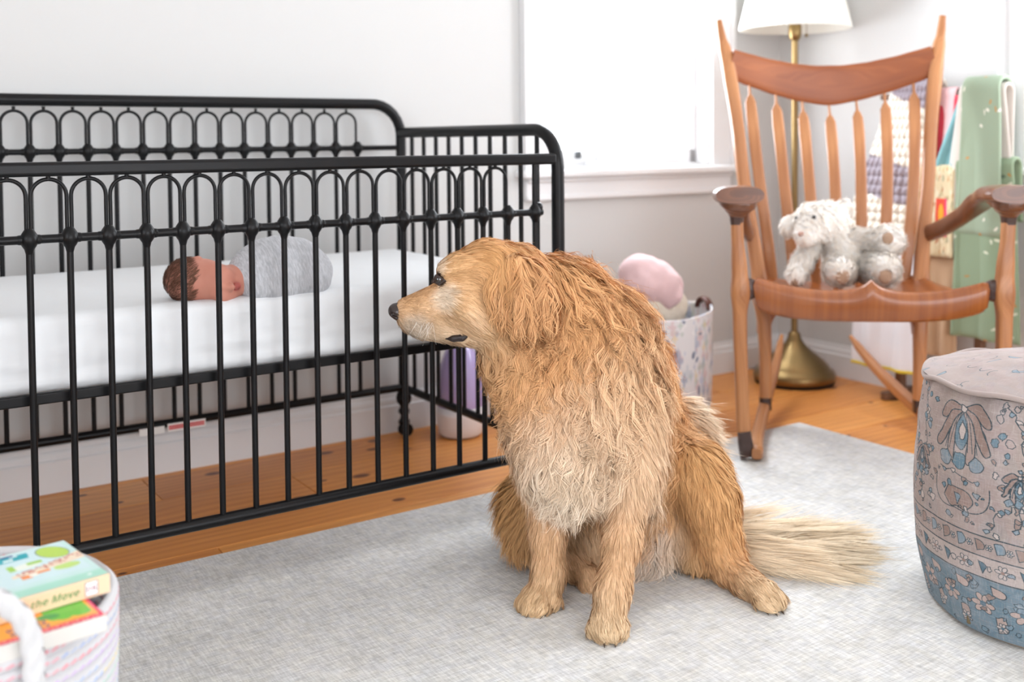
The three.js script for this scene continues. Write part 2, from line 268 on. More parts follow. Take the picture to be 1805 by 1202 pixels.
// ------------------------------------------------------------------ black metal cot
M.black = std(0x0c0c0e, 0.36, { specularIntensity: 0.5 });
{
  const xr = 1.3735, xl = -0.0127, zf = -1.872, zb = -2.600, bx = (xr + xl) / 2, bz = (zf + zb) / 2;
  const crib = thing('crib', 'black metal crib with arched rails, round finials and thin spindles', 'crib', [bx, 0, bz]);
  const add = (n, g, par = crib, m = M.black, label) => part(n, g.translate(-bx, 0, -bz), m, par, label);
  const put = (n, g, x, y, z, par = crib) => { const m = part(n, g, M.black, par); m.position.set(x - bx, y, z - bz); return m; };
  const NS = 19, SP = 0.0624, XS = Array.from({ length: NS }, (_, i) => 1.242 - SP * i);
  // the knob where a spindle crosses the middle rail: ball with collars up, down and along the rail
  const knob = merge(lathe([[0.0055, -0.024], [0.0066, -0.020], [0.0078, -0.0155], [0.0108, -0.0112], [0.0136, -0.006], [0.0146, 0], [0.0136, 0.006], [0.0108, 0.0112], [0.0078, 0.0155], [0.006, 0.018]], 20),
    lathe([[0.0070, -0.0185], [0.0080, -0.0165], [0.0085, -0.011], [0.0085, 0.011], [0.0080, 0.0165], [0.0070, 0.0185]], 14).rotateZ(PI / 2));
  const archGeo = (h) => { const r = SP / 2 - 0.0036, pts = [V3(-r, 0, 0)]; for (let k = 1; k <= 4; k++) pts.push(V3(-r, (h - r) * k / 4, 0)); for (let k = 1; k <= 14; k++) { const a = PI - k / 14 * PI; pts.push(V3(r * Math.cos(a), h - r + r * Math.sin(a), 0)); } for (let k = 3; k >= 0; k--) pts.push(V3(r, (h - r) * k / 4, 0)); return merge(new THREE.TubeGeometry(new THREE.CatmullRomCurve3(pts), 44, 0.0034, 8), rod([0, h, 0], [0, h + 0.010, 0], 0.0035, 0.004, 8)); };
  const panel = (name, z, mid, top, low) => {
    const sp = rod([0, low, 0], [0, mid, 0], 0.0056, 0.0056, 12), ar = archGeo(top - mid);
    for (const x of XS) { put('spindle', sp, x, 0, z); put('knob', knob, x, mid, z); }
    for (let i = 0; i + 1 < NS; i++) put('arch', ar, (XS[i] + XS[i + 1]) / 2, mid, z);
  };
  panel('front', zf, 0.6635, 0.7615, 0.140);
  panel('back', zb, 0.801, 0.894, 0.140);
  add('top_rail', rbox(xl + 0.008, xr - 0.008, 0.766, 0.790, zf - 0.011, zf + 0.011, 0.007, 3));
  add('middle_rail', rod([XS[NS - 1] - 0.07, 0.6635, zf], [1.312, 0.6635, zf], 0.0072));
  add('bottom_rail', rod([xl, 0.138, zf], [xr, 0.138, zf], 0.011, 0.011, 16));
  for (const x of [1.312, XS[NS - 1] - 0.07]) { add('stile', rod([x, 0.138, zf], [x, 0.772, zf], 0.0062)); put('knob', knob, x, 0.6635, zf); const s = x > 1 ? 1 : -1; put('knob', new THREE.SphereGeometry(0.011, 16, 12), x + s * 0.012, 0.674, zf - 0.006); }
  add('back_frame', bent([[xr, 0.14, zb], [xr, 0.919, zb], [xl, 0.919, zb], [xl, 0.14, zb]], 0.085, 0.0142, 140));
  add('middle_rail', rod([xl, 0.801, zb], [xr, 0.801, zb], 0.0068));
  add('bottom_rail', rod([xl, 0.137, zb], [xr, 0.137, zb], 0.0105));
  const sideSp = rod([0, 0.137, 0], [0, 0.835, 0], 0.0056);
  for (const x of [xr, xl]) {
    add('side_frame', bent([[x, 0.842, zb], [x, 0.842, zf], [x, 0.14, zf]], 0.085, 0.0142, 90));
    add('bottom_rail', rod([x, 0.136, zb], [x, 0.136, zf], 0.0105));
    for (let k = 0; k < 10; k++) put('spindle', sideSp, x, 0, -2.536 + k * 0.0651);
    for (const z of [zf, zb]) {
      const fy = z === zf ? RUGY : 0, foot = put('foot', lathe([[0, 0.150], [0.0142, 0.150], [0.0145, 0.136], [0.013, 0.128], [0.019, 0.120], [0.022, 0.108], [0.020, 0.096], [0.012, 0.086], [0.0115, 0.080], [0.0155, 0.074], [0.0155, 0.066], [0.010, 0.060], [0.011, 0.050], [0.016, 0.044], [0.016, 0.036], [0, 0.036]], 22), x, fy, z);
      const wh = part('caster', merge(new THREE.CylinderGeometry(0.018, 0.018, 0.007, 20).rotateX(PI / 2).translate(0.004, 0.0185, 0.0085), new THREE.CylinderGeometry(0.018, 0.018, 0.007, 20).rotateX(PI / 2).translate(0.004, 0.0185, -0.0085), box(-0.006, 0.010, 0.014, 0.038, -0.005, 0.005)), M.black, foot);
    }
  }
  // mattress support: angle frame with cross wires
  add('support_frame', merge(rbox(xl + 0.03, xr - 0.02, 0.385, 0.404, zf - 0.036, zf - 0.024, 0.003), rbox(xl + 0.03, xr - 0.02, 0.385, 0.404, zb + 0.022, zb + 0.034, 0.003), rbox(xr - 0.034, xr - 0.020, 0.385, 0.404, zb + 0.02, zf - 0.02, 0.003), rbox(xl + 0.02, xl + 0.034, 0.385, 0.404, zb + 0.02, zf - 0.02, 0.003)));
  const wire = rod([0, 0.392, zb + 0.03], [0, 0.392, zf - 0.03], 0.0022, 0.0022, 6); wire.translate(0, 0, -bz);
  for (let k = 1; k < 16; k++) { const m = part('support_wire', wire, M.black, crib); m.position.x = xl + (xr - xl) * k / 16 - bx; }
  for (const x of [xl + 0.017, xr - 0.017]) for (const z of [zf - 0.09, zb + 0.09]) add('bracket', rbox(x - 0.004, x + 0.004, 0.372, 0.46, z - 0.018, z + 0.018, 0.002));
  const lw = std(0xf2f2f0, 0.6), lr = std(0xffffff, 0.6, { map: canvasTex(256, 64, (c, w, h) => { c.fillStyle = '#f4f2f0'; c.fillRect(0, 0, w, h); c.fillStyle = '#d5474b'; c.fillRect(8, 14, w - 16, 34); c.fillStyle = '#f1dede'; for (let i = 0; i < 26; i++) c.fillRect(14 + i * 9, 22 + (i % 3), 5, 4), c.fillRect(14 + i * 9, 34, 6, 4); }) });
  add('sticker', rbox(0.655, 0.715, 0.118, 0.135, zb + 0.0105, zb + 0.0118, 0.0005, 1), crib, lw, 'white sticker');
  add('sticker', rbox(0.722, 0.815, 0.118, 0.138, zb + 0.0105, zb + 0.0118, 0.0005, 1), crib, lr, 'white and red warning sticker');
}
// mattress under a white fitted sheet
{
  const g = softBox(1.315, 0.135, 0.655, 0.028, 150, 18, 60, (v, n) => {
    const side = n.y < 0.5 ? 1 : 0;
    const f = (fbm(v.x * 5, v.y * 30, v.z * 5, 3) - 0.5) * 0.010 * (0.35 + 0.65 * side) + (fbm(v.x * 26, v.y * 60 + v.x * 8, v.z * 22 + 4, 2) - 0.5) * 0.004 * (0.25 + side);
    v.addScaledVector(n.lengthSq() ? n : V3(0, v.y > 0 ? 1 : -1, 0), f - (n.y === 0 && v.y < -0.02 ? 0.002 : 0));
    if (n.lengthSq() === 0 && v.y > 0) v.y -= 0.004 * Math.cos(v.x * 1.5);
  });
  M.sheet = std(0xe2e4e6, 0.9, { sheen: 0.3, sheenColor: new THREE.Color(1, 1, 1), sheenRoughness: 0.6 });
  const m = part('mattress', g.translate(0, 0.0675, 0), M.sheet, scene); m.position.set(0.68, 0.3955, -2.236); tag(m, 'white crib mattress in a fitted sheet under the sleeping baby', 'mattress');
}

// ------------------------------------------------------------------ sculpted wooden rocking chair
function woodTex(seed, base, dark, freq) {
  return dataTex(512, 1024, (u, v, o) => { // 0.25 m across, 1 m along v
    const w = (pnoise(u * 3, v * 4, 3, 4, seed) - 0.5) * 0.3, ring = 0.5 + 0.5 * Math.sin((u + w) * 2 * PI * freq), f = pnoise(u * 160, v * 12, 160, 12, seed + 1), f2 = pnoise(u * 60, v * 5, 60, 5, seed + 2), bl = pnoise(u * 2, v * 3, 2, 3, seed + 3);
    const t = clamp(0.30 * ring + 0.28 * f + 0.22 * f2 + 0.35 * bl - 0.1, 0, 1);
    for (let k = 0; k < 3; k++) o[k] = lerp(dark[k], base[k], t);
  });
}
const cherryT = woodTex(41, [206, 146, 96], [150, 94, 54], 5), walnutT = woodTex(51, [142, 90, 58], [84, 48, 30], 7);
const uv1 = 4;   // texture repeats every 0.25 m across
for (const t of [cherryT, walnutT]) t.repeat.set(4, 1);
M.cherry = std(0xffffff, 0.36, { map: cherryT, clearcoat: 0.12, clearcoatRoughness: 0.2 });
M.walnut = std(0xffffff, 0.28, { map: walnutT, clearcoat: 0.4, clearcoatRoughness: 0.18 });
M.crest = std(0xdcb595, 0.40, { map: cherryT, clearcoat: 0.08, clearcoatRoughness: 0.2 });
M.darkwood = std(0x3b2119, 0.3, { clearcoat: 0.35, clearcoatRoughness: 0.2 });
const CH = { p: [2.207, RUGY, -1.695], t: -40 * PI / 180 };
{
  const chair = thing('rocking_chair', 'sculpted honey brown wooden rocking chair with tall spindle back', 'chair', CH.p, CH.t);
  const yf = (w) => 0.428 + 0.034 * (Math.abs(w) / 0.28) ** 3 + 0.032 * Math.exp(-Math.abs(w) / 0.030) - 0.004 * w / 0.28;
  // saddle seat
  {
    const nu = 72, nv = 48, pos = [], uv = [], idx = [];
    const outline = (s, t) => { const hw = lerp(0.288, 0.235, smooth(0, 1, t)), bow = 0.018 * (1 - s * s); return [s * hw, -0.012 - bow * (1 - t) + t * 0.445 + 0.0 * s]; };
    for (const layer of [1, 0]) for (let j = 0; j <= nv; j++) for (let i = 0; i <= nu; i++) {
      const s = i / nu * 2 - 1, t = j / nv, e = Math.min((1 - Math.abs(s)) * 0.28, t * 0.44, (1 - t) * 0.44), [w, b] = outline(s, t), rd = Math.sqrt(clamp(1 - (1 - clamp(e / 0.02, 0, 1)) ** 2, 0, 1));
      const front = Math.exp(-(((b + 0.01) / 0.075) ** 2)), dish = 0.394 - 0.010 * Math.sin(clamp(t, 0, 1) * PI) + 0.034 * Math.abs(s) ** 4 + 0.006 * smooth(0.8, 1, t);
      const top = lerp(dish, yf(w), front), bot = 0.354 + 0.030 * Math.abs(s) ** 4 - 0.010 * smooth(0.6, 0.9, t);
      const midy = lerp(top - 0.019, (top + bot) / 2, 0.3);
      pos.push(w, layer ? lerp(midy, top, rd) : lerp(midy, bot, rd), -b); uv.push((w + 0.3), b);
    }
    const W = nu + 1, B = W * (nv + 1), q = (a, b, c, d) => idx.push(a, b, c, a, c, d);
    for (let j = 0; j < nv; j++) for (let i = 0; i < nu; i++) { const a = j * W + i; q(a, a + 1, a + W + 1, a + W); q(B + a, B + a + W, B + a + W + 1, B + a + 1); }
    for (let i = 0; i < nu; i++) { q(i, B + i, B + i + 1, i + 1); const a = nv * W + i; q(a, a + 1, B + a + 1, B + a); }
    for (let j = 0; j < nv; j++) { const a = j * W; q(a, a + W, B + a + W, B + a); const b = a + nu; q(b, B + b, B + b + W, b + W); }
    const g = new THREE.BufferGeometry(); g.setAttribute('position', new THREE.Float32BufferAttribute(pos, 3)); g.setAttribute('uv', new THREE.Float32BufferAttribute(uv, 2)); g.setIndex(idx);
    part('seat', fixWinding(toCreasedNormals(mergeVertices(g, 1e-6), 1.2)), M.seat = std(0xcdac88, 0.32, { map: cherryT, clearcoat: 0.3, clearcoatRoughness: 0.15 }), chair);
  }
  // rear rail that carries the rear legs, its ends curving down into them
  { const s = new THREE.Shape(); s.moveTo(-0.225, 0.375); s.lineTo(0.225, 0.375); s.lineTo(0.228, 0.26); s.lineTo(0.203, 0.26); s.quadraticCurveTo(0.200, 0.325, 0.150, 0.325); s.lineTo(-0.150, 0.325); s.quadraticCurveTo(-0.200, 0.325, -0.203, 0.26); s.lineTo(-0.228, 0.26); s.closePath();
    const g = new THREE.ExtrudeGeometry(s, { depth: 0.034, bevelEnabled: true, bevelThickness: 0.006, bevelSize: 0.005, bevelSegments: 3, curveSegments: 12 }); g.translate(0, 0, -0.385);
    part('rear_rail', toCreasedNormals(g, 0.7), M.seat, chair); }
  for (const s of [-1, 1]) {
    part('front_leg', sweep([[s * 0.311, 0.070, 0.004, 0.0165, 0.018], [s * 0.316, 0.20, 0.002, 0.0165, 0.018], [s * 0.320, 0.36, 0, 0.018, 0.020], [s * 0.319, 0.425, 0, 0.024, 0.024], [s * 0.321, 0.48, 0, 0.020, 0.020], [s * 0.326, 0.56, 0, 0.0155, 0.017], [s * 0.328, 0.618, 0, 0.0155, 0.0165]], [1, 0, 0], { pow: 3.4, n: 60 }), M.cherry, chair);
    // joint that curves from the leg into the seat corner
    part('seat_joint', sweep([[s * 0.316, 0.432, -0.004, 0.018, 0.026], [s * 0.296, 0.432, -0.01, 0.02, 0.028], [s * 0.272, 0.430, -0.02, 0.018, 0.018]], [0, 0, 1], { pow: 2.6, n: 12 }), M.darkwood, chair, 'dark walnut joint');
    part('leg_foot', sweep([[s * 0.300, 0.010, 0.006, 0.021, 0.016], [s * 0.305, 0.030, 0.006, 0.0195, 0.019], [s * 0.3105, 0.074, 0.005, 0.0168, 0.0185]], [1, 0, 0], { pow: 3.4, n: 6 }), M.darkwood, chair, 'dark walnut foot block');
    part('arm_joint', sweep([[s * 0.328, 0.596, 0, 0.0158, 0.0168], [s * 0.328, 0.612, 0.000, 0.0175, 0.0185], [s * 0.328, 0.626, 0.001, 0.0225, 0.0235]], [1, 0, 0], { pow: 3, n: 10 }), M.darkwood, chair, 'dark walnut collar under the arm');
    part('arm_block', sweep([[s * 0.328, 0.620, 0.001, 0.0205, 0.0215], [s * 0.327, 0.634, 0.004, 0.032, 0.033], [s * 0.326, 0.650, 0.008, 0.047, 0.046], [s * 0.326, 0.664, 0.006, 0.054, 0.050], [s * 0.326, 0.674, 0.006, 0.056, 0.052]], [1, 0, 0], { pow: 2.8, n: 24, seg: 28 }), M.walnut, chair);
    part('arm', sweep([[s * 0.250, 0.535, -0.425, 0.016, 0.024], [s * 0.268, 0.560, -0.34, 0.017, 0.024], [s * 0.290, 0.600, -0.24, 0.021, 0.024], [s * 0.310, 0.648, -0.14, 0.036, 0.022], [s * 0.322, 0.668, -0.05, 0.056, 0.024], [s * 0.326, 0.671, 0.02, 0.063, 0.024], [s * 0.326, 0.673, 0.066, 0.059, 0.021]], [1, 0, 0], { pow: 2.5, n: 70, seg: 28 }), M.walnut, chair);
    // rocker
    const st = [[-0.030, 0.281, 0.012, 0.013], [-0.012, 0.279, 0.0165, 0.019], [0.08, 0.268, 0.017, 0.019], [0.22, 0.243, 0.016, 0.018], [0.36, 0.212, 0.016, 0.019], [0.48, 0.182, 0.015, 0.018], [0.60, 0.149, 0.0135, 0.016], [0.70, 0.124, 0.011, 0.012], [0.765, 0.108, 0.006, 0.006]].map(([b, w, hw, hh]) => [s * w, (b - 0.06) ** 2 / 3.2 + 0.0195, -b, hw, hh]);
    part('rocker', sweep(st, [1, 0, 0], { pow: 3, n: 80 }), M.cherry, chair);
    // rear leg that runs on as the back post
    part('rear_post', sweep([[s * 0.212, 0.060, -0.352, 0.0165, 0.019], [s * 0.212, 0.16, -0.350, 0.0165, 0.019], [s * 0.215, 0.28, -0.356, 0.019, 0.022], [s * 0.222, 0.37, -0.372, 0.026, 0.026], [s * 0.228, 0.44, -0.396, 0.021, 0.022], [s * 0.242, 0.55, -0.428, 0.0195, 0.020], [s * 0.260, 0.68, -0.456, 0.0185, 0.018], [s * 0.275, 0.84, -0.486, 0.0185, 0.017], [s * 0.293, 0.98, -0.512, 0.0205, 0.017], [s * 0.308, 1.075, -0.532, 0.0185, 0.0145], [s * 0.317, 1.115, -0.541, 0.0125, 0.012], [s * 0.325, 1.168, -0.552, 0.0095, 0.010]], [1, 0, 0], { pow: 3, n: 110 }), M.cherry, chair);
    part('leg_foot', sweep([[s * 0.212, 0.040, -0.352, 0.0175, 0.021], [s * 0.212, 0.075, -0.352, 0.017, 0.0195]], [1, 0, 0], { pow: 3, n: 5 }), M.darkwood, chair, 'dark walnut foot block');
  }
  const cy = (w) => { const a = Math.abs(w) / 0.29; return [lerp(0.969, 1.036, a ** 1.6), lerp(0.060, 0.043, a)]; };
  part('crest', sweep([-0.296, -0.22, -0.14, -0.07, 0, 0.07, 0.14, 0.22, 0.296].map((w) => { const [y, h] = cy(w); return [w, y, -0.522 - 0.040 * (1 - (w / 0.296) ** 2), 0.0125, h]; }), [0, 0, 1], { pow: 4.5, n: 60, seg: 28 }), M.crest, chair);
  for (let k = 0; k < 7; k++) {
    const q = (k - 3) / 3, wt = q * 0.238, wb = q * 0.182, [yc, hh] = cy(wt), yt = yc - hh + 0.006, bt = 0.522 + 0.040 * (1 - (wt / 0.296) ** 2);
    const L = (y) => clamp((y - 0.39) / (yt - 0.39), 0, 1), bz = (y) => { const t = L(y); return lerp(0.405, bt, 0.15 * t + 0.85 * t * t); }, wz = (y) => lerp(wb, wt, Math.sin(L(y) * PI / 2) * 0.6 + L(y) * 0.4);
    const S = [[yt, 0.0034, 0.004], [yt - 0.022, 0.0036, 0.0042], [yt - 0.034, 0.0044, 0.0046], [yt - 0.046, 0.0110, 0.0052], [yt - 0.058, 0.0158, 0.0055], [yt - 0.10, 0.0172, 0.0055], [0.72, 0.0165, 0.0055], [0.60, 0.0165, 0.006], [0.50, 0.0165, 0.007], [0.38, 0.0150, 0.007]];
    part('spindle', sweep(S.map(([y, a, b]) => [wz(y), y, -bz(y), a, b]), [1, 0, 0], { pow: 3, n: 50, seg: 14 }), M.cherry, chair);
  }
}

// ------------------------------------------------------------------ brass floor lamp in the corner
{
  M.brass = std(0x8d7650, 0.34, { metalness: 1 });
  const L = thing('floor_lamp', 'brass floor lamp with white pleated shade in the corner', 'lamp', [2.755, 0, -2.42]);
  part('base', lathe([[0, 0.008], [0.128, 0.008], [0.133, 0.014], [0.134, 0.030], [0.128, 0.042], [0.117, 0.048], [0.112, 0.058], [0.096, 0.076], [0.070, 0.096], [0.046, 0.116], [0.030, 0.134], [0.022, 0.150], [0.019, 0.165], [0.0105, 0.172], [0, 0.172]], 56), M.brass, L);
  part('felt_pad', lathe([[0, 0.0005], [0.129, 0.0005], [0.130, 0.008], [0, 0.0085]], 48), std(0x1d1a16, 0.9), L);
  part('pole', rod([0, 0.165, 0], [0, 1.18, 0], 0.0108, 0.0108, 20), M.brass, L);
  part('socket', lathe([[0.0108, 1.14], [0.019, 1.148], [0.0215, 1.165], [0.0215, 1.19], [0.016, 1.20], [0.016, 1.25], [0.022, 1.26], [0.022, 1.31], [0, 1.31]], 28), M.brass, L);
  const pts = []; for (const [r, y] of [[0.1815, 1.178], [0.1815, 1.184], [0.112, 1.47], [0.112, 1.476], [0.109, 1.476], [0.109, 1.47], [0.1785, 1.184], [0.1785, 1.178], [0.1815, 1.178]]) pts.push([r, y]);
  const sh = lathe(pts, 180); { const p = sh.attributes.position; for (let i = 0; i < p.count; i++) { const x = p.getX(i), z = p.getZ(i), a = Math.atan2(z, x), k = 1 + 0.006 * Math.sin(a * 60); p.setX(i, x * k); p.setZ(i, z * k); } sh.computeVertexNormals(); }
  const shade = part('shade', sh, std(0xfaf8f2, 0.95, { transmission: 0.45, thickness: 0 }), L);
  part('shade_ring', merge(...[0, 1, 2].map((k) => rod([0, 1.30, 0], [0.111 * Math.cos(k * 2.094), 1.455, 0.111 * Math.sin(k * 2.094)], 0.0016, 0.0016, 6))), M.brass, shade);
  part('bulb', new THREE.SphereGeometry(0.028, 18, 14).translate(0, 1.345, 0), std(0xf7f5ef, 0.3), L);
  part('pull_chain', merge(rod([0.045, 1.165, 0.01], [0.045, 1.25, 0.01], 0.0012, 0.0012, 6), new THREE.SphereGeometry(0.006, 10, 8).translate(0.045, 1.160, 0.01), rod([0.045, 1.25, 0.01], [0.015, 1.25, 0.004], 0.0016, 0.0016, 6)), M.brass, L);
}

// ------------------------------------------------------------------ round pouf
{
  const rnd = rng(77);
  const map = canvasTex(2048, 720, (c, W, H) => {
    c.fillStyle = '#a2948f'; c.fillRect(0, 0, W, H);
    for (let i = 0; i < 900; i++) { c.globalAlpha = 0.05 + 0.08 * rnd(); c.fillStyle = ['#8f7c76', '#bdb2ae', '#929ca4', '#b09e97'][i % 4]; const x = rnd() * W, y = rnd() * H, r = 10 + rnd() * 60; c.beginPath(); c.ellipse(x, y, r, r * (0.4 + rnd()), rnd() * 3, 0, 7); c.fill(); }
    c.globalAlpha = 1; c.lineJoin = 'round'; c.lineCap = 'round';
    const ink = '#35434b', blue = '#6d8593', deep = '#4f6b7b', clay = '#917c74', pale = '#bbafaa';
    const blob = (pts, fill, lw = 4) => { c.beginPath(); c.moveTo(...pts[0]); for (let i = 1; i < pts.length; i++) { const [x, y] = pts[i], [px, py] = pts[i - 1]; c.quadraticCurveTo(px + (rnd() - 0.5) * 10, py + (rnd() - 0.5) * 10, (px + x) / 2, (py + y) / 2); } c.lineTo(...pts[pts.length - 1]); c.closePath(); if (fill) { c.fillStyle = fill; c.fill(); } if (lw) { c.strokeStyle = ink; c.lineWidth = lw; c.stroke(); } };
    const wob = (n) => (rnd() - 0.5) * n;
    const palmette = (x, y, s) => {
      const P = (a) => a.map(([u, v]) => [x + (u + wob(7)) * s * 0.82, y + (v + wob(7)) * s]);
      for (const m of [-1, 1]) {
        blob(P([[m * 20, 10], [m * 70, -10], [m * 95, 35], [m * 70, 60], [m * 105, 95], [m * 125, 150], [m * 90, 175], [m * 60, 110], [m * 30, 60]]), 'rgba(120,143,158,0.75)', 2.2);
        blob(P([[0, 5], [m * 55, -25], [m * 118, 10], [m * 142, 60], [m * 118, 76], [m * 92, 66], [m * 60, 30], [m * 12, 24]]), clay, 3.2);
        blob(P([[0, 12], [m * 60, 24], [m * 100, 90], [m * 135, 165], [m * 132, 190], [m * 98, 196], [m * 70, 120], [m * 10, 34]]), clay, 3.2);
        blob(P([[0, 20], [m * 42, 56], [m * 64, 130], [m * 66, 210], [m * 40, 246], [m * 26, 232], [m * 30, 140], [m * 4, 60]]), '#9d8a83', 2.8);
        blob(P([[m * 66, 200], [m * 105, 215], [m * 112, 240], [m * 95, 266], [m * 55, 268], [m * 40, 230]]), 'rgba(120,143,158,0.8)', 2.2);
        c.strokeStyle = ink; c.lineWidth = 1.8; for (const q of [0.3, 0.5, 0.7]) { c.beginPath(); c.moveTo(x + m * 6 * s, y + 24 * s); c.quadraticCurveTo(x + m * 70 * q * s, y + 60 * s, x + m * 90 * q * s, y + 190 * s); c.stroke(); }
      }
      blob(P([[0, 30], [30, 80], [32, 150], [0, 196], [-32, 150], [-30, 80]]), '#5d7888', 2.6); blob(P([[0, 60], [16, 95], [16, 130], [0, 150], [-16, 130], [-16, 95]]), pale, 2.2);
      blob(P([[-12, -2], [12, -2], [14, 18], [0, 26], [-14, 18]]), pale, 2); blob(P([[-22, 200], [22, 200], [34, 250], [0, 275], [-34, 250]]), '#64808f', 2.2);
    };
    const vine = (x, y, dx, dy, n) => { c.strokeStyle = ink; c.lineWidth = 2.4; c.beginPath(); c.moveTo(x, y); const pts = []; for (let i = 1; i <= n; i++) { const q = [x + dx * i / n + Math.sin(i * 1.4) * 9, y + dy * i / n + Math.cos(i * 1.1) * 7]; pts.push(q); c.lineTo(...q); } c.stroke(); pts.forEach(([u, v], i) => { if (i % 2) return; const s = i % 4 ? 1 : -1; blob([[u, v], [u + s * 10 + wob(4), v - 7 + wob(4)], [u + s * 17 + wob(4), v + 3 + wob(4)], [u + s * 7, v + 9]], ['rgba(120,143,158,0.85)', clay, pale][i % 3], 2); }); };
    const flower = (x, y, r, a, b) => { for (let k = 0; k < 6; k++) { const t = k / 6 * 2 * PI + wob(0.5); c.beginPath(); c.ellipse(x + Math.cos(t) * r * 0.55 * 0.85, y + Math.sin(t) * r * 0.55, r * 0.36, r * 0.24, t, 0, 7); c.fillStyle = a; c.fill(); c.strokeStyle = ink; c.lineWidth = 1.7; c.stroke(); } c.beginPath(); c.arc(x, y, r * 0.22, 0, 7); c.fillStyle = b; c.fill(); };
    const scrap = (x, y, r) => { const n = 5 + Math.floor(rnd() * 4), a = rnd() * 6, p = []; for (let k = 0; k < n; k++) { const t = a + k / n * 2 * PI, q = r * (0.35 + rnd() * 0.75); p.push([x + Math.cos(t) * q * 0.85, y + Math.sin(t) * q]); } blob(p, ['rgba(120,143,158,0.8)', clay, pale, '#64808f', 'rgba(0,0,0,0)'][Math.floor(rnd() * 5)], 1.9); };
    for (let k = 0; k < 7; k++) { const x = k * 292.6 + 120; palmette(x, 44, 0.70); vine(x + 146, 60, 20, 190, 9); vine(x + 130, 300, -60, 90, 7); vine(x - 118, 250, -40, 120, 7);
      blob([[x - 30, 290], [x + 30, 290], [x + 44, 326], [x + 18, 356], [x, 338], [x - 18, 356], [x - 44, 326]], clay, 2.8); blob([[x - 10, 306], [x + 10, 306], [x, 340]], 'rgba(120,143,158,0.9)', 2); c.strokeStyle = ink; c.lineWidth = 2.8; c.beginPath(); c.moveTo(x - 76, 270); c.quadraticCurveTo(x - 92, 372, x - 8, 352); c.quadraticCurveTo(x + 92, 372, x + 80, 270); c.stroke();
      for (let q = 0; q < 46; q++) scrap(x + 84 + rnd() * 124, 12 + rnd() * 390, 6 + rnd() * 13); for (let q = 0; q < 16; q++) scrap(x - 80 + rnd() * 160, 235 + rnd() * 165, 5 + rnd() * 9); vine(x + 110, 20, 70, 110, 8); vine(x + 190, 190, -80, 60, 7); vine(x - 60, 240, 120, 20, 8); palmette(x + 146, 210, 0.34); }
    // border bands
    c.fillStyle = 'rgba(162,147,141,0.9)'; c.fillRect(0, 412, W, 58); c.fillStyle = 'rgba(178,166,160,0.9)'; c.fillRect(0, 474, W, 62); c.fillStyle = '#6b818e'; c.fillRect(0, 540, W, 180);
    c.fillStyle = ink; for (const y of [409, 470, 536]) c.fillRect(0, y, W, 3.4);
    for (let x = 0; x < W; x += 47) { blob([[x + wob(6), 424], [x + 20, 420 + wob(8)], [x + 27, 446], [x + 6, 456 + wob(6)]], x % 94 ? 'rgba(120,143,158,0.9)' : clay, 2); flower(x + 34, 440, 11, pale, deep); if (x % 94) flower(x + 18, 504, 22, pale, '#8d756c'); else blob([[x + 8, 486], [x + 30, 494 + wob(8)], [x + 18, 524]], deep, 2); scrap(x + 36, 505, 11); }
    for (let x = 0; x < W; x += 92) { flower(x + 30, 620, 36, '#b5a098', '#566f7e'); blob([[x + 52, 556], [x + 92, 564], [x + 82, 592], [x + 56, 582]], '#b5a098', 2.2); blob([[x + 60, 650], [x + 84, 640], [x + 90, 690], [x + 64, 700]], '#ab978f', 2.2); flower(x + 74, 680, 18, pale, deep); for (let q = 0; q < 10; q++) scrap(x + rnd() * 92, 550 + rnd() * 160, 6 + rnd() * 12); }
    // worn, faded weave
    for (let i = 0; i < 42000; i++) { c.globalAlpha = 0.12 + 0.20 * rnd(); c.fillStyle = rnd() < 0.5 ? '#c3bab6' : '#857a78'; const x = rnd() * W, y = rnd() * H; rnd() < 0.5 ? c.fillRect(x, y, 4 + rnd() * 22, 1.4) : c.fillRect(x, y, 1.4, 4 + rnd() * 22); }
    for (let i = 0; i < 500; i++) { c.globalAlpha = 0.08; c.fillStyle = '#d8d2cf'; c.beginPath(); c.ellipse(rnd() * W, rnd() * H, 8 + rnd() * 30, 6 + rnd() * 40, 0, 0, 7); c.fill(); }
    c.globalAlpha = 1;
  });
  const topMap = canvasTex(1024, 1024, (c, W, H) => {
    c.fillStyle = '#a2948f'; c.fillRect(0, 0, W, H);
    for (let i = 0; i < 500; i++) { c.globalAlpha = 0.10; c.fillStyle = ['#8f7c76', '#bdb2ae', '#929ca4'][i % 3]; c.beginPath(); c.ellipse(rnd() * W, rnd() * H, 10 + rnd() * 60, 6 + rnd() * 24, rnd() * 3, 0, 7); c.fill(); }
    for (let i = 0; i < 130; i++) { c.globalAlpha = 0.45 + 0.4 * rnd(); c.strokeStyle = '#44545e'; c.fillStyle = '#788f9e'; c.lineWidth = 3; const x = rnd() * W, y = rnd() * H, a = rnd() * 6; c.beginPath(); c.moveTo(x, y); for (let k = 1; k < 5; k++) c.lineTo(x + Math.cos(a + k * 0.5) * k * 12, y + Math.sin(a + k * 0.4) * k * 12); if (i % 3 === 0) { c.closePath(); c.fill(); } c.stroke(); }
    for (let i = 0; i < 12000; i++) { c.globalAlpha = 0.12; c.fillStyle = rnd() < 0.5 ? '#c3bab6' : '#857a78'; const x = rnd() * W, y = rnd() * H; rnd() < 0.5 ? c.fillRect(x, y, 14, 1.4) : c.fillRect(x, y, 1.4, 14); } c.globalAlpha = 1;
  });
  const bumpT = dataTex(512, 512, (u, v, o) => { o[0] = o[1] = o[2] = 90 + 60 * pnoise(u * 256, v * 40, 256, 40, 61) + 60 * pnoise(u * 40, v * 256, 40, 256, 62); }, { srgb: false, repeat: [6, 2] });
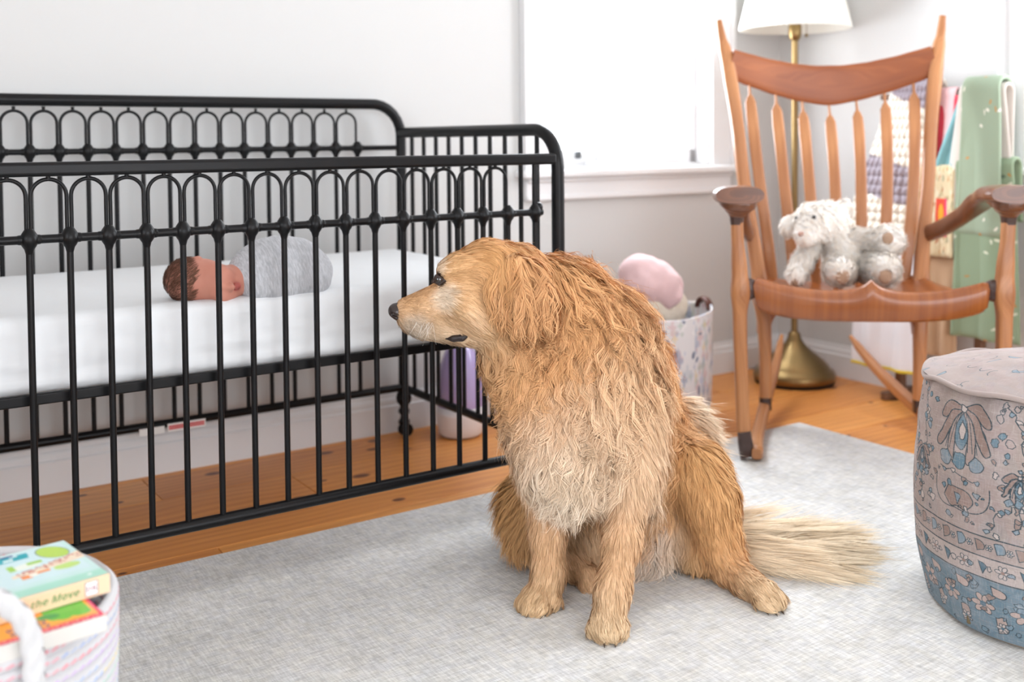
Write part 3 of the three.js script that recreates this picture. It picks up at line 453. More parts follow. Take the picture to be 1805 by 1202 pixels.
  const side = std(0xffffff, 0.92, { map, bumpMap: bumpT, bumpScale: 0.001 }), topM = std(0xffffff, 0.92, { map: topMap });
  const pouf = thing('pouf', 'round upholstered pouf in faded pink and blue carpet print', 'pouf', [1.790, RUGY, -0.978]);
  const prof = (y) => 0.213 + 0.024 * Math.sin(clamp(y / 0.395, 0, 1) * PI) ** 0.7 + 0.004 * y;
  const NT = 160, NY = 60, sideG = new THREE.CylinderGeometry(1, 1, 0.387, NT, NY, true).translate(0, 0.1935 + 0.008, 0);
  { const p = sideG.attributes.position, uv = sideG.attributes.uv; for (let i = 0; i < p.count; i++) { const x = p.getX(i), y = p.getY(i), z = p.getZ(i), a = Math.atan2(z, x), wr = (fbm(3 * Math.cos(a) + 5, 9 * y, 3 * Math.sin(a), 3) - 0.5) * 0.014 + 0.004 * Math.sin(a * 17 + 3 * Math.sin(a * 2)) * smooth(0.31, 0.40, y); const r = prof(y) + wr; p.setXYZ(i, x * r, y, z * r); } sideG.computeVertexNormals(); }
  const seam = mergeVertices(sideG, 1e-5); seam.computeVertexNormals(); sideG.rotateY(2.35);
  part('side_cover', sideG, side, pouf);
  const tg = new THREE.CircleGeometry(1, 128, 0, 2 * PI), grid = []; { // domed, slightly rumpled top
    const nr = 40, pos = [], uv = [], idx = []; for (let i = 0; i <= nr; i++) for (let j = 0; j <= NT; j++) { const r = i / nr * 0.226, a = j / NT * 2 * PI, x = r * Math.cos(a), z = r * Math.sin(a); pos.push(x, 0.400 + 0.036 * Math.cos(clamp(r / 0.228, 0, 1) * PI / 2) ** 0.8 + (fbm(x * 16 + 3, 1, z * 16, 3) - 0.5) * 0.014 * (1 - (r / 0.228) ** 4), z); uv.push(0.5 + x / 0.46, 0.5 + z / 0.46); }
    for (let i = 0; i < nr; i++) for (let j = 0; j < NT; j++) { const a = i * (NT + 1) + j; idx.push(a, a + 1, a + NT + 1, a + 1, a + NT + 2, a + NT + 1); }
    const g = new THREE.BufferGeometry(); g.setAttribute('position', new THREE.Float32BufferAttribute(pos, 3)); g.setAttribute('uv', new THREE.Float32BufferAttribute(uv, 2)); g.setIndex(idx); g.computeVertexNormals(); part('top_cover', g, topM, pouf); }
  const pipe = new THREE.TorusGeometry(0.2235, 0.0045, 10, 160).rotateX(PI / 2).translate(0, 0.398, 0); { const p = pipe.attributes.position; for (let i = 0; i < p.count; i++) { const a = Math.atan2(p.getZ(i), p.getX(i)); p.setY(i, p.getY(i) + 0.0035 * Math.sin(a * 9) + 0.003 * Math.sin(a * 4 + 1)); } }
  part('piping', pipe, std(0xa89a95, 0.9), pouf);
  part('bottom_cover', merge(new THREE.CylinderGeometry(0.213, 0.205, 0.012, 96).translate(0, 0.0065, 0)), std(0x9a9086, 0.9), pouf);
  part('zip_pull', rbox(-0.008, 0.008, 0.0, 0.032, -0.004, 0.004, 0.003).rotateY(0.4).translate(-0.2125, 0.014, -0.035), std(0x6f6047, 0.5, { metalness: 0.4 }), pouf);
}

// ------------------------------------------------------------------ lavender humidifier beside the cot
{
  const h = thing('humidifier', 'lavender teardrop humidifier on a white base behind the crib', 'humidifier', [1.508, 0, -2.520]);
  part('base', lathe([[0, 0.001], [0.052, 0.001], [0.060, 0.008], [0.0645, 0.03], [0.066, 0.06], [0.0655, 0.085], [0, 0.085]], 44), std(0xe9e4e6, 0.35), h);
  part('tank', lathe([[0.0655, 0.086], [0.0665, 0.11], [0.064, 0.15], [0.057, 0.19], [0.046, 0.225], [0.034, 0.25], [0.024, 0.262], [0, 0.266]], 44), new THREE.MeshPhysicalMaterial({ color: 0xb9aadd, roughness: 0.18, clearcoat: 0.5 }), h);
  part('nozzle', lathe([[0.020, 0.262], [0.021, 0.275], [0.014, 0.284], [0, 0.285]], 24), std(0xd9cfee, 0.3), h);
}
// ------------------------------------------------------------------ printed cloth basket with soft things in it
{
  const rnd = rng(5);
  const map = canvasTex(1024, 512, (c, W, H) => { c.fillStyle = '#e6e4e6'; c.fillRect(0, 0, W, H); const cols = ['#b9c3da', '#d8c3bd', '#c7cdd6', '#9aa6bd', '#e3cfa9', '#d9b9bd', '#b7c4bb', '#f4f2f2']; for (let i = 0; i < 1900; i++) { c.globalAlpha = 0.55; c.fillStyle = cols[Math.floor(rnd() * cols.length)]; const x = rnd() * W, y = rnd() * H, r = 3 + rnd() * 9; for (let k = 0; k < 4; k++) { c.beginPath(); c.ellipse(x + Math.cos(k * 1.57) * r * 0.6, y + Math.sin(k * 1.57) * r * 0.6, r * 0.6, r * 0.4, k * 1.57, 0, 7); c.fill(); } } c.globalAlpha = 0.8; c.fillStyle = '#66718c'; for (let i = 0; i < 160; i++) { c.beginPath(); c.ellipse(rnd() * W, rnd() * H, 3 + rnd() * 4, 2 + rnd() * 3, rnd() * 3, 0, 7); c.fill(); } c.globalAlpha = 1; });
  const b = thing('fabric_basket', 'soft white basket printed with small pastel flowers beside the rocking chair', 'basket', [2.075, 0, -2.345]);
  const pr = [[0, 0.004], [0.140, 0.004], [0.152, 0.010], [0.160, 0.06], [0.163, 0.16], [0.165, 0.26], [0.167, 0.318], [0.164, 0.323], [0.160, 0.318], [0.158, 0.20], [0.152, 0.03], [0, 0.02]];
  const g = lathe(pr, 96); { const p = g.attributes.position; for (let i = 0; i < p.count; i++) { const x = p.getX(i), y = p.getY(i), z = p.getZ(i), a = Math.atan2(z, x), k = 1 + (0.02 * Math.sin(a * 3 + 1) + 0.012 * Math.sin(a * 7 + y * 20)) * smooth(0, 0.3, y); p.setXYZ(i, x * k, y + 0.008 * Math.sin(a * 2 + 0.6) * smooth(0.1, 0.32, y), z * k); } g.computeVertexNormals(); }
  map.repeat.set(1, 1); part('body', g, std(0xffffff, 0.9, { map }), b);
  const hs = std(0x5a2f22, 0.5);
  for (const a of [0.25, PI + 0.25]) { const m = part('handle', new THREE.TorusGeometry(0.035, 0.006, 8, 24, PI), hs, b, 'brown leather handle'); m.position.set(0.160 * Math.cos(a), 0.312, 0.160 * Math.sin(a)); m.rotation.y = -a + PI / 2; m.scale.set(1, 0.9, 2.0); }
}

// ------------------------------------------------------------------ rack of blankets along the right wall
{
  M.rackWood = std(0x6b4a34, 0.5);
  const rk = thing('blanket_rack', 'dark wooden blanket rack hung with blankets behind the rocking chair', 'rack', [2.865, 0, -2.0]);
  for (const z of [-0.085, 0.185]) {
    part('upright', rbox(-0.014, 0.014, 0.02, 0.955, z - 0.012, z + 0.012, 0.004), M.rackWood, rk);
    part('foot', rbox(-0.085, 0.075, 0.0, 0.026, z - 0.013, z + 0.013, 0.006), M.rackWood, rk);
    part('arm_bar', merge(rbox(-0.034, 0.03, 0.690, 0.710, z - 0.01, z + 0.01, 0.004), rbox(-0.034, 0.03, 0.43, 0.450, z - 0.01, z + 0.01, 0.004)), M.rackWood, rk);
  }
  for (const [x, y, z0, z1] of [[0, 0.945, -0.16, 0.24], [-0.027, 0.701, -0.095, 0.27], [-0.027, 0.441, -0.24, 0.2]]) part('rail', rod([x, y, z0], [x, y, z1], 0.009), M.rackWood, rk);
  // drape over a rail that runs along z; v: front hem -> rail -> back hem
  const drape = (x, y, z0, z1, fr, bk, { r = 0.014, folds = 3, amp = 0.008, slant = 0, slant1 = 0, seed = 1, flare = 0.02 } = {}) => (u, v) => {
    const arc = PI * r, tot = fr + arc + bk, s = v * tot; let px, py, hang = 0;
    if (s < fr) { hang = fr - s; px = x - r; py = y - hang; } else if (s < fr + arc) { const a = (s - fr) / r; px = x - r * Math.cos(a); py = y + r * Math.sin(a); } else { hang = s - fr - arc; px = x + r; py = y - hang; }
    const side = s < fr ? -1 : 1, k = smooth(0, 0.25, hang), za = z0 + slant * (s < fr ? hang / fr : 0), zb = z1 + slant1 * (s < fr ? hang / fr : 0);
    const w = Math.sin(u * folds * 2 * PI + seed) * amp * k + (fbm(u * 3 + seed, hang * 4, seed, 2) - 0.5) * amp * 1.4 * k;
    return [px + (side < 0 ? Math.min(w, 0.004) - 0.004 * k : Math.max(w * 0.3, -0.002)) - (side < 0 ? flare * k * hang : 0), py, lerp(za, zb, u) + Math.sin(hang * 7 + seed) * 0.003];
  };
  const soft = (c, extra = {}) => std(c, 0.95, { sheen: 0.4, sheenColor: new THREE.Color(0.6, 0.6, 0.6), ...extra });
  const hung = (name, f, nu, nv, th, mat, label, uvs) => { const g = cloth(f, nu, nv, th, uvs); const m = part(numbered(name), g, mat, scene); return tag(m, label, "blanket"); };
  const RX = 2.865, LX = 2.838;
  // chunky knit: rows of plaited stitches modelled in the surface, grey and cream bands
  {
    const base = drape(RX, 0.965, -2.10, -1.945, 0.50, 0.20, { r: 0.026, folds: 1, amp: 0.006, slant: -0.19, slant1: 0.0, seed: 2 });
    const f = (u, v) => { const p = base(u, v), row = v * 27, col = u * 12; const st = Math.abs(Math.sin(row * PI)) ** 0.6 * (0.65 + 0.35 * Math.sin((col + (Math.floor(row) % 2) * 0.5 + 0.35 * Math.sin(row * PI)) * 2 * PI)); p[0] -= 0.010 * st; return p; };
    const g = cloth(f, 110, 190, 0.010, [1, 1]), p = g.attributes.position, uv = g.attributes.uv, col = new Float32Array(p.count * 3), cream = new THREE.Color(0xf0ece0), grey = new THREE.Color(0xa39ba5);
    for (let i = 0; i < p.count; i++) { const v = uv.getY(i), u = uv.getX(i), s = v * 27 + u * 2.2; const c = (s % 10.5) > 6.4 ? grey : cream; col.set([c.r, c.g, c.b], i * 3); }
    g.setAttribute('color', new THREE.BufferAttribute(col, 3));
    tag(part('knit_blanket', g, soft(0xffffff, { vertexColors: true }), scene), 'chunky knitted blanket with cream and grey bands hanging on the rack', 'blanket');
  }
  hung('pink_blanket', drape(RX, 0.950, -1.985, -1.885, 0.20, 0.2, { seed: 5, folds: 1, amp: 0.004, slant1: -0.02 }), 20, 40, 0.006, soft(0xeec3c6), 'pale pink blanket folded over the top of the rack');
  hung('red_blanket', drape(RX - 0.010, 0.938, -1.975, -1.862, 0.24, 0.12, { r: 0.004, seed: 8, folds: 1, amp: 0.002, slant1: -0.085 }), 24, 40, 0.006, soft(0xd94257), 'coral red cloth showing beside the teal blanket');
  hung('teal_blanket', drape(RX - 0.012, 0.935, -1.874, -1.846, 0.275, 0.14, { r: 0.0105, seed: 3, folds: 2, amp: 0.010, slant: -0.095 }), 36, 60, 0.005, soft(0x7fb2b8), 'teal blanket hanging in folds beside the green blanket');
  {
    const rnd = rng(19), map = canvasTex(512, 512, (c, W, H) => { c.fillStyle = '#d8c8a4'; c.fillRect(0, 0, W, H); for (let i = 0; i < 420; i++) { c.globalAlpha = 0.7; c.fillStyle = ['#8d8a5c', '#b06a4e', '#e9dfc4', '#5d6b52', '#c59a6a', '#f0e7d2'][Math.floor(rnd() * 6)]; c.beginPath(); c.ellipse(rnd() * W, rnd() * H, 4 + rnd() * 12, 3 + rnd() * 7, rnd() * 3, 0, 7); c.fill(); } c.globalAlpha = 1; c.fillStyle = '#e2543f'; c.fillRect(300, 330, 130, 120); c.fillStyle = '#f0b23c'; c.beginPath(); c.ellipse(355, 380, 28, 34, 0, 0, 7); c.fill(); c.fillStyle = '#d83f7c'; c.fillRect(405, 330, 25, 120); });
    hung('floral_quilt', drape(LX, 0.712, -2.005, -1.868, 0.25, 0.18, { r: 0.018, seed: 4, folds: 2, amp: 0.008 }), 50, 50, 0.012, soft(0xffffff, { map }), 'cream patchwork quilt with small flowers on the middle rail', [1, 1]);
  }
  {
    const rnd = rng(23), map = canvasTex(512, 1024, (c, W, H) => { c.fillStyle = '#98a891'; c.fillRect(0, 0, W, H); for (let i = 0; i < 18; i++) { c.fillStyle = ['#e9e6d8', '#c58a45', '#e9e6d8', '#5c6d5c'][i % 4]; c.save(); c.translate(rnd() * W, rnd() * H); c.rotate(rnd() * 3); c.beginPath(); c.ellipse(0, 0, 12 + rnd() * 10, 7 + rnd() * 5, 0, 0, 7); c.fill(); c.beginPath(); c.ellipse(16, 4, 7, 6, 0.6, 0, 7); c.fill(); c.restore(); } });
    hung('green_blanket', drape(RX - 0.006, 0.955, -1.852, -1.735, 0.42, 0.38, { r: 0.034, seed: 6, folds: 1, amp: 0.010, slant: -0.015, slant1: 0.02 }), 40, 90, 0.012, soft(0xffffff, { map }), 'sage green blanket with small animal marks over the rack end', [1, 2]);
    hung('oatmeal_blanket', drape(RX - 0.004, 0.945, -1.872, -1.728, 0.34, 0.34, { r: 0.024, seed: 9, folds: 2, amp: 0.006, slant: -0.035, slant1: 0.045 }), 40, 70, 0.008, soft(0xcfc6be), 'pale oatmeal knitted blanket underneath the green one');
    hung('green_blanket', drape(LX + 0.006, 0.735, -1.868, -1.690, 0.50, 0.16, { r: 0.022, seed: 12, folds: 1.4, amp: 0.012, slant: 0.0, slant1: 0.03 }), 50, 70, 0.010, soft(0xe3e8dc, { map }), 'wide sage green blanket hanging low behind the chair arm', [1, 2]);
  }
  const wf = drape(LX, 0.455, -2.235, -1.985, 0.365, 0.3, { r: 0.014, seed: 7, folds: 2.2, amp: 0.010 });
  const wc = hung('white_cloth', wf, 50, 50, 0.005, soft(0xe9e9ee), 'white muslin cloth with a yellow hem on the lowest rail');
  part('hem', cloth((u, v) => { const p = wf(u, v * 0.013); p[0] -= 0.0035; return p; }, 40, 3, 0.003), soft(0xd9c23a), wc, 'yellow hem');
  hung('tan_cloth', drape(LX + 0.004, 0.462, -1.965, -1.86, 0.30, 0.2, { r: 0.014, seed: 15, folds: 2, amp: 0.008 }), 30, 40, 0.006, soft(0xb99878), 'tan cloth hanging on the lowest rail beside the white muslin');
}

// ------------------------------------------------------------------ rope basket with picture books, near the camera
{
  const R = rng(31), map = canvasTex(1024, 512, (c, W, H) => { c.fillStyle = '#cdccce'; c.fillRect(0, 0, W, H); const cols = ['#e58f9f', '#9fb6e0', '#e9d58e', '#a9d3c0', '#c7a6dd', '#e57f8d', '#92a9da']; for (let k = 0; k < 24; k++) { const y = (k + 0.5) / 24 * H; let x = 0; while (x < W) { const run = 60 + R() * 190, col = cols[Math.floor(R() * cols.length)]; c.fillStyle = col; for (let q = 0; q < run; q += 11) { c.globalAlpha = 0.5 + 0.45 * R(); c.save(); c.translate(x + q, y); c.rotate(-0.5); c.fillRect(-4.5, -2.2, 9, 4.4); c.restore(); } x += run + 8; } } c.globalAlpha = 1; c.fillStyle = '#d2393f'; for (let i = 0; i < 7; i++) c.fillRect(R() * W, R() * H, 9, 6); });
  const b = thing('rope_basket', 'white coiled rope basket with coloured stitching holding picture books', 'basket', [0.1246, RUGY, -1.3226]);
  const n = 24, H = 0.297, rr = H / n / 2, out = [], inn = []; for (let k = 0; k < n; k++) { const y = (k + 0.5) * H / n, R0 = lerp(0.158, 0.174, Math.sin(k / n * PI / 2)); for (let q = -2; q <= 2; q++) { const a = q / 2.4 * PI / 2; out.push([R0 + rr * Math.cos(a) - rr * 0.4, y + rr * Math.sin(a)]); inn.push([R0 - rr * 1.2 - rr * 0.4 * Math.cos(a), y + rr * Math.sin(a)]); } }
  const g = lathe([[0, 0.002], [0.14, 0.002], ...out, [0.170, H + 0.004], ...inn.reverse(), [0, 0.014]], 96); { const p = g.attributes.position, uv = g.attributes.uv; for (let i = 0; i < p.count; i++) uv.setXY(i, uv.getX(i) * 1, p.getY(i) / H); }
  part('body', g, std(0xffffff, 0.95, { map }), b);
  const rope = std(0xcfcfd0, 0.95);
  for (const [a, up] of [[1.79, 0.392], [4.25, 0.335]]) { // two loop handles: front (towards the camera) and back
    const half = 0.52, P = (t, r, y) => V3(Math.cos(a + t) * r, y, Math.sin(a + t) * r), h = new THREE.CatmullRomCurve3([P(-half, 0.182, 0.240), P(-half, 0.189, 0.275), P(-half * 0.93, 0.190, lerp(0.285, up, 0.45)), P(-half * 0.55, 0.195, lerp(0.285, up, 0.86)), P(0, 0.198, up), P(half * 0.55, 0.195, lerp(0.285, up, 0.86)), P(half * 0.93, 0.190, lerp(0.285, up, 0.45)), P(half, 0.189, 0.275), P(half, 0.182, 0.240)]);
    const hg = new THREE.TubeGeometry(h, 120, 0.0105, 14); { const p = hg.attributes.position, c = V3(), q = V3(); for (let i = 0; i < p.count; i++) { const ring = Math.floor(i / 15), j = i % 15; h.getPointAt(clamp(ring / 120, 0, 1), c); q.fromBufferAttribute(p, i).sub(c).multiplyScalar(1 + 0.10 * Math.sin(ring * 0.9 + j / 15 * 2 * PI * 3)); p.setXYZ(i, c.x + q.x, c.y + q.y, c.z + q.z); } hg.computeVertexNormals(); }
    part('handle', hg, rope, b);
    part('knot', merge(new THREE.SphereGeometry(0.017, 18, 14).translate(...P(-half, 0.184, 0.242).toArray()), new THREE.SphereGeometry(0.017, 18, 14).translate(...P(half, 0.184, 0.242).toArray())), rope, b);
  }
  // books: cover print on top and spine, pages between
  const book = (label, w, d, t, cover, spine, pageC, pos, turn, tilt = [0, 0]) => { // w along the spine, d away from it
    const k = thing('book', label, 'book', pos, turn, 'picture books in the rope basket'); k.rotation.order = 'YXZ'; k.rotation.x = tilt[0]; k.rotation.z = tilt[1];
    const top = rbox(-w / 2, w / 2, t - 0.0028, t, -d, 0, 0.0012, 2); { const p = top.attributes.position, uv = top.attributes.uv; for (let i = 0; i < p.count; i++) uv.setXY(i, p.getX(i) / w + 0.5, 1 - (p.getZ(i) + d) / d); }
    part('cover', top, std(0xffffff, 0.35, { map: cover, clearcoat: 0.3 }), k);
    part('pages', box(-w / 2 + 0.0015, w / 2 - 0.0015, 0.002, t - 0.002, -d + 0.001, -0.002), std(pageC, 0.85), k);
    const sp = rbox(-w / 2, w / 2, 0, t, -0.003, 0.001, 0.0012, 2); { const p = sp.attributes.position, uv = sp.attributes.uv; for (let i = 0; i < p.count; i++) uv.setXY(i, p.getX(i) / w + 0.5, p.getY(i) / t); }
    part('spine', sp, std(0xffffff, 0.4, { map: spine }), k);
    part('back_cover', rbox(-w / 2, w / 2, 0, 0.0025, -d, 0, 0.0011, 2), std(pageC, 0.5), k);
  };
  const coverA = canvasTex(1024, 800, (c, W, H) => {
    c.fillStyle = '#a9dcc8'; c.fillRect(0, 0, W, H); c.fillStyle = '#c9e6e2'; c.fillRect(0, 0, W, H - 120); c.fillStyle = '#b3dfce'; c.fillRect(0, H - 130, W, 20);
    c.fillStyle = '#cfe7ea'; c.fillRect(40, 30, W - 80, H - 230);
    c.fillStyle = '#8ec9b0'; c.font = 'bold 120px sans-serif'; c.save(); c.translate(330, 330); c.rotate(0); c.fillText('Sop', -300, 0); c.fillText('on t', -300, 130); c.restore();
    c.fillStyle = '#26a9b5'; c.fillRect(560, 90, 190, 70); c.fillRect(700, 60, 60, 60); c.fillRect(590, 60, 60, 30); c.fillStyle = '#2b3f8c'; c.fillRect(600, 40, 80, 26); c.fillStyle = '#e9f4f2'; c.fillRect(600, 110, 60, 34);
    c.fillStyle = '#b9d95b'; c.strokeStyle = '#8fa7a0'; c.lineWidth = 8; c.beginPath(); c.ellipse(890, 170, 85, 130, -0.3, 0, 7); c.fill(); c.stroke();
    c.fillStyle = '#e8efe2'; c.beginPath(); c.ellipse(690, 300, 90, 50, -0.2, 0, 7); c.fill(); c.fillStyle = '#a4d156'; c.fillRect(580, 240, 40, 100); c.fillRect(700, 250, 90, 46);
    c.fillStyle = '#bfdd7a'; c.beginPath(); c.ellipse(880, 470, 80, 50, 0, 0, 7); c.fill();
    c.fillStyle = '#ef8a3c'; c.fillRect(600, 430, 60, 90); c.fillRect(690, 420, 90, 60); c.fillStyle = '#fff2e4'; c.fillRect(650, 440, 50, 60);
    c.fillStyle = '#f0ddc4'; c.beginPath(); c.moveTo(560, 420); c.quadraticCurveTo(800, 380, 1024, 250); c.lineTo(1024, 400); c.quadraticCurveTo(820, 440, 560, 470); c.closePath(); c.fill();
    c.fillStyle = '#c2695a'; for (let i = 0; i < 60; i++) { const x = 600 + R() * 420, y = 428 - (x - 560) * 0.30 + (R() - 0.5) * 70; c.beginPath(); c.ellipse(x, y + 20, 8 + R() * 5, 7, R(), 0, 7); c.fill(); }
    c.fillStyle = '#eaf6f2'; c.beginPath(); c.arc(930, 720, 14, 0, 7); c.fill();
  });
  const spineA = canvasTex(1024, 128, (c, W, H) => { c.fillStyle = '#f0d0ae'; c.fillRect(0, 0, W, H); c.fillStyle = '#5f8d57'; c.font = 'italic bold 64px sans-serif'; c.fillText('Sophie on the Move', 226, 86); c.fillStyle = '#ffffff'; c.fillRect(872, 18, 74, 92); c.strokeStyle = '#6d6a78'; c.lineWidth = 5; c.strokeRect(872, 18, 74, 92); c.fillStyle = '#8d4f63'; c.font = 'bold 46px serif'; c.fillText('DK', 876, 80); });
  const coverB = canvasTex(1024, 800, (c, W, H) => {
    c.fillStyle = '#f6a233'; c.fillRect(0, 0, W, H);
    c.fillStyle = '#5fbb3c'; c.beginPath(); c.moveTo(760, 420); c.lineTo(985, 420); c.lineTo(985, 690); c.quadraticCurveTo(930, 735, 880, 690); c.quadraticCurveTo(840, 730, 800, 690); c.quadraticCurveTo(760, 690, 755, 640); c.closePath(); c.fill(); c.fillStyle = '#1e9447'; c.beginPath(); c.ellipse(770, 620, 60, 34, 0.3, 0, 7); c.fill();
    c.fillStyle = '#4b2a84'; c.font = 'bold 64px sans-serif'; for (const [s, x, y] of [['Chicka', 745, 640], ['Chicka', 750, 694], ['Boom', 400, 690]]) { c.save(); c.translate(x, y); c.rotate(PI); c.fillText(s, 0, 0); c.restore(); }
    c.fillStyle = '#e4265f'; c.fillRect(0, H - 52, W, 52); c.fillRect(W - 22, 0, 22, H); c.fillStyle = '#f7b9a0'; for (let i = 0; i < 40; i++) { c.beginPath(); c.arc(14 + i * 27, H - 34 + (i % 2) * 16, 8, 0, 7); c.fill(); }
  });
  const spineB = canvasTex(512, 64, (c, W, H) => { c.fillStyle = '#d9d6d0'; c.fillRect(0, 0, W, H); });
  const base = (r, f) => [0.8310 * r + 0.5563 * f, 0, 0.5563 * r - 0.8310 * f];
  const at = (r, f, y) => { const p = base(r, f); p[1] = y; return p; };
  // spine runs from the right-hand front corner towards the left of the picture and the camera
  const tA = 0.157;
  book('picture book with a pale mint cover and cream spine, topmost in the basket', 0.185, 0.138, 0.021, coverA, spineA, 0xece6da, at(-0.520, 1.105, 0.3195), tA, [0.0, 0.0]);
  book('picture book with an orange cover and pink spotted edge, under the mint book', 0.195, 0.165, 0.017, coverB, spineB, 0xdedbd5, at(-0.508, 1.047, 0.302), tA - 0.03, [0.0, 0.0]);
  book('dark plum picture book lying lowest in the rope basket', 0.20, 0.15, 0.02, canvasTex(64, 64, (c) => { c.fillStyle = '#4a2d4c'; c.fillRect(0, 0, 64, 64); }), canvasTex(64, 64, (c) => { c.fillStyle = '#4a2d4c'; c.fillRect(0, 0, 64, 64); }), 0xcfcac6, at(-0.545, 1.115, 0.2805), tA + 0.05);
}

// ------------------------------------------------------------------ modelled bodies: blended capsules, meshed
class Body {
  constructor() { this.p = []; this.floor = -1e9; }
  chain(st, o = {}) { const S = st.length === 1 ? [st[0], st[0]] : st; for (let i = 0; i + 1 < S.length; i++) { const A = S[i], B = S[i + 1], bx = B[0] - A[0], by = B[1] - A[1], bz = B[2] - A[2]; this.p.push({ ax: A[0], ay: A[1], az: A[2], bx, by, bz, bb: bx * bx + by * by + bz * bz || 1e-12, ra: A[3], rb: B[3], k: 0.03, ...o }); } return this; }
  one(q, x, y, z) { const px = x - q.ax, py = y - q.ay, pz = z - q.az, h = clamp((px * q.bx + py * q.by + pz * q.bz) / q.bb, 0, 1), dx = px - q.bx * h, dy = py - q.by * h, dz = pz - q.bz * h; return Math.sqrt(dx * dx + dy * dy + dz * dz) - (q.ra + (q.rb - q.ra) * h); }
  near(x, y, z) { // pieces that can matter in the 3 cm cell round a point
    if (this.made !== this.p.length) { this.made = this.p.length; this.cells = new Map(); }
    const s = this.cell ?? 0.03, i = Math.floor(x / s), j = Math.floor(y / s), k = Math.floor(z / s), key = (i + 512) * 1048576 + (j + 512) * 1024 + k + 512; let l = this.cells.get(key); if (l) return l;
    const cx = (i + 0.5) * s, cy = (j + 0.5) * s, cz = (k + 0.5) * s, E = this.p.map((q) => this.one(q, cx, cy, cz)); let m = 1e9; this.p.forEach((q, n) => { if (!q.cut && E[n] < m) m = E[n]; });
    l = this.p.filter((q, n) => q.cut ? E[n] < 0.05 : E[n] < m + s * 1.9 + 0.09); this.cells.set(key, l); return l;
  }
  d(x, y, z) {
    let d = 1e9; for (const q of this.near(x, y, z)) { const e = this.one(q, x, y, z);
      if (q.cut) { const a = -e, h = Math.max(q.k - Math.abs(d - a), 0) / q.k; d = Math.max(d, a) + h * h * q.k * 0.25; continue; }
      const h = Math.max(q.k - Math.abs(d - e), 0) / q.k; d = Math.min(d, e) - h * h * q.k * 0.25; }
    return Math.max(d, this.floor - y);
  }
  n(x, y, z, e = 0.0015) { const v = V3(this.d(x + e, y, z) - this.d(x - e, y, z), this.d(x, y + e, z) - this.d(x, y - e, z), this.d(x, y, z + e) - this.d(x, y, z - e)); return v.normalize(); }
  attr(x, y, z, soft = 0.012) { // blend of what the nearest pieces carry
    let m = 1e9; const D = this.D ??= new Float64Array(256), PS = this.near(x, y, z), NP = PS.length; for (let i = 0; i < NP; i++) { const q = PS[i], e = q.cut ? 1e9 : this.one(q, x, y, z); if (e < m) m = e; D[i] = e; }
    const o = { fx: 0, fy: 0, fz: 0, len: 0, wave: 0, lift: 0, dens: 0, wid: 0, grav: 0, hug: 0, lv: 0, r: 0, g: 0, b: 0 }; let W = 0;
    for (let i = 0; i < NP; i++) { if (D[i] - m > soft * 4.6) continue; const q = PS[i], w = Math.exp(-(D[i] - m) / soft); W += w; const f = q.flow ?? [0, -1, 0], c = q.col ?? [0.5, 0.5, 0.5]; o.fx += w * f[0]; o.fy += w * f[1]; o.fz += w * f[2]; o.len += w * (q.len ?? 0.02); o.wave += w * (q.wave ?? 0); o.lift += w * (q.lift ?? 0.3); o.dens += w * (q.dens ?? 1); o.wid += w * (q.wid ?? 1); o.r += w * c[0]; o.g += w * c[1]; o.b += w * c[2]; o.grav += w * (q.grav ?? 1); o.hug += w * (q.hug ?? 0.6); o.lv += w * (q.lv ?? 0.25); }
    for (const k in o) o[k] /= W;
    if (this.tints) for (const [tx, ty, tz, r, c, s] of this.tints) { const d = Math.hypot(x - tx, y - ty, z - tz) / r; if (d < 1) { const k = (1 - smooth(0.35, 1, d)) * s; o.r = lerp(o.r, c[0], k); o.g = lerp(o.g, c[1], k); o.b = lerp(o.b, c[2], k); } }
    return o;
  }
  mesh(lo, hi, h, color) { // surface nets
    const n = [0, 1, 2].map((k) => Math.ceil((hi[k] - lo[k]) / h) + 1), [NX, NY, NZ] = n, F = new Float32Array(NX * NY * NZ);
    // coarse skip: far cells keep a rough distance
    const C = 4; for (let k = 0; k < NZ; k += C) for (let j = 0; j < NY; j += C) for (let i = 0; i < NX; i += C) {
      const c = this.d(lo[0] + (i + C / 2) * h, lo[1] + (j + C / 2) * h, lo[2] + (k + C / 2) * h), far = Math.abs(c) > h * C * 1.6 + 0.02;
      for (let kk = k; kk < Math.min(k + C, NZ); kk++) for (let jj = j; jj < Math.min(j + C, NY); jj++) for (let ii = i; ii < Math.min(i + C, NX); ii++) F[(kk * NY + jj) * NX + ii] = far ? c : this.d(lo[0] + ii * h, lo[1] + jj * h, lo[2] + kk * h); }
    const id = new Int32Array(NX * NY * NZ).fill(-1), pos = [], at = (i, j, k) => F[(k * NY + j) * NX + i], E = [[0, 1], [0, 2], [0, 4], [1, 3], [1, 5], [2, 3], [2, 6], [3, 7], [4, 5], [4, 6], [5, 7], [6, 7]];
    for (let k = 0; k + 1 < NZ; k++) for (let j = 0; j + 1 < NY; j++) for (let i = 0; i + 1 < NX; i++) {
      const v = []; let m = 0; for (let c = 0; c < 8; c++) { v[c] = at(i + (c & 1), j + (c >> 1 & 1), k + (c >> 2)); if (v[c] < 0) m |= 1 << c; } if (m === 0 || m === 255) continue;
      let x = 0, y = 0, z = 0, q = 0; for (const [a, b] of E) { if ((v[a] < 0) === (v[b] < 0)) continue; const t = v[a] / (v[a] - v[b]); x += lerp(a & 1, b & 1, t); y += lerp(a >> 1 & 1, b >> 1 & 1, t); z += lerp(a >> 2, b >> 2, t); q++; }
      id[(k * NY + j) * NX + i] = pos.length / 3; pos.push(lo[0] + (i + x / q) * h, lo[1] + (j + y / q) * h, lo[2] + (k + z / q) * h);
    }
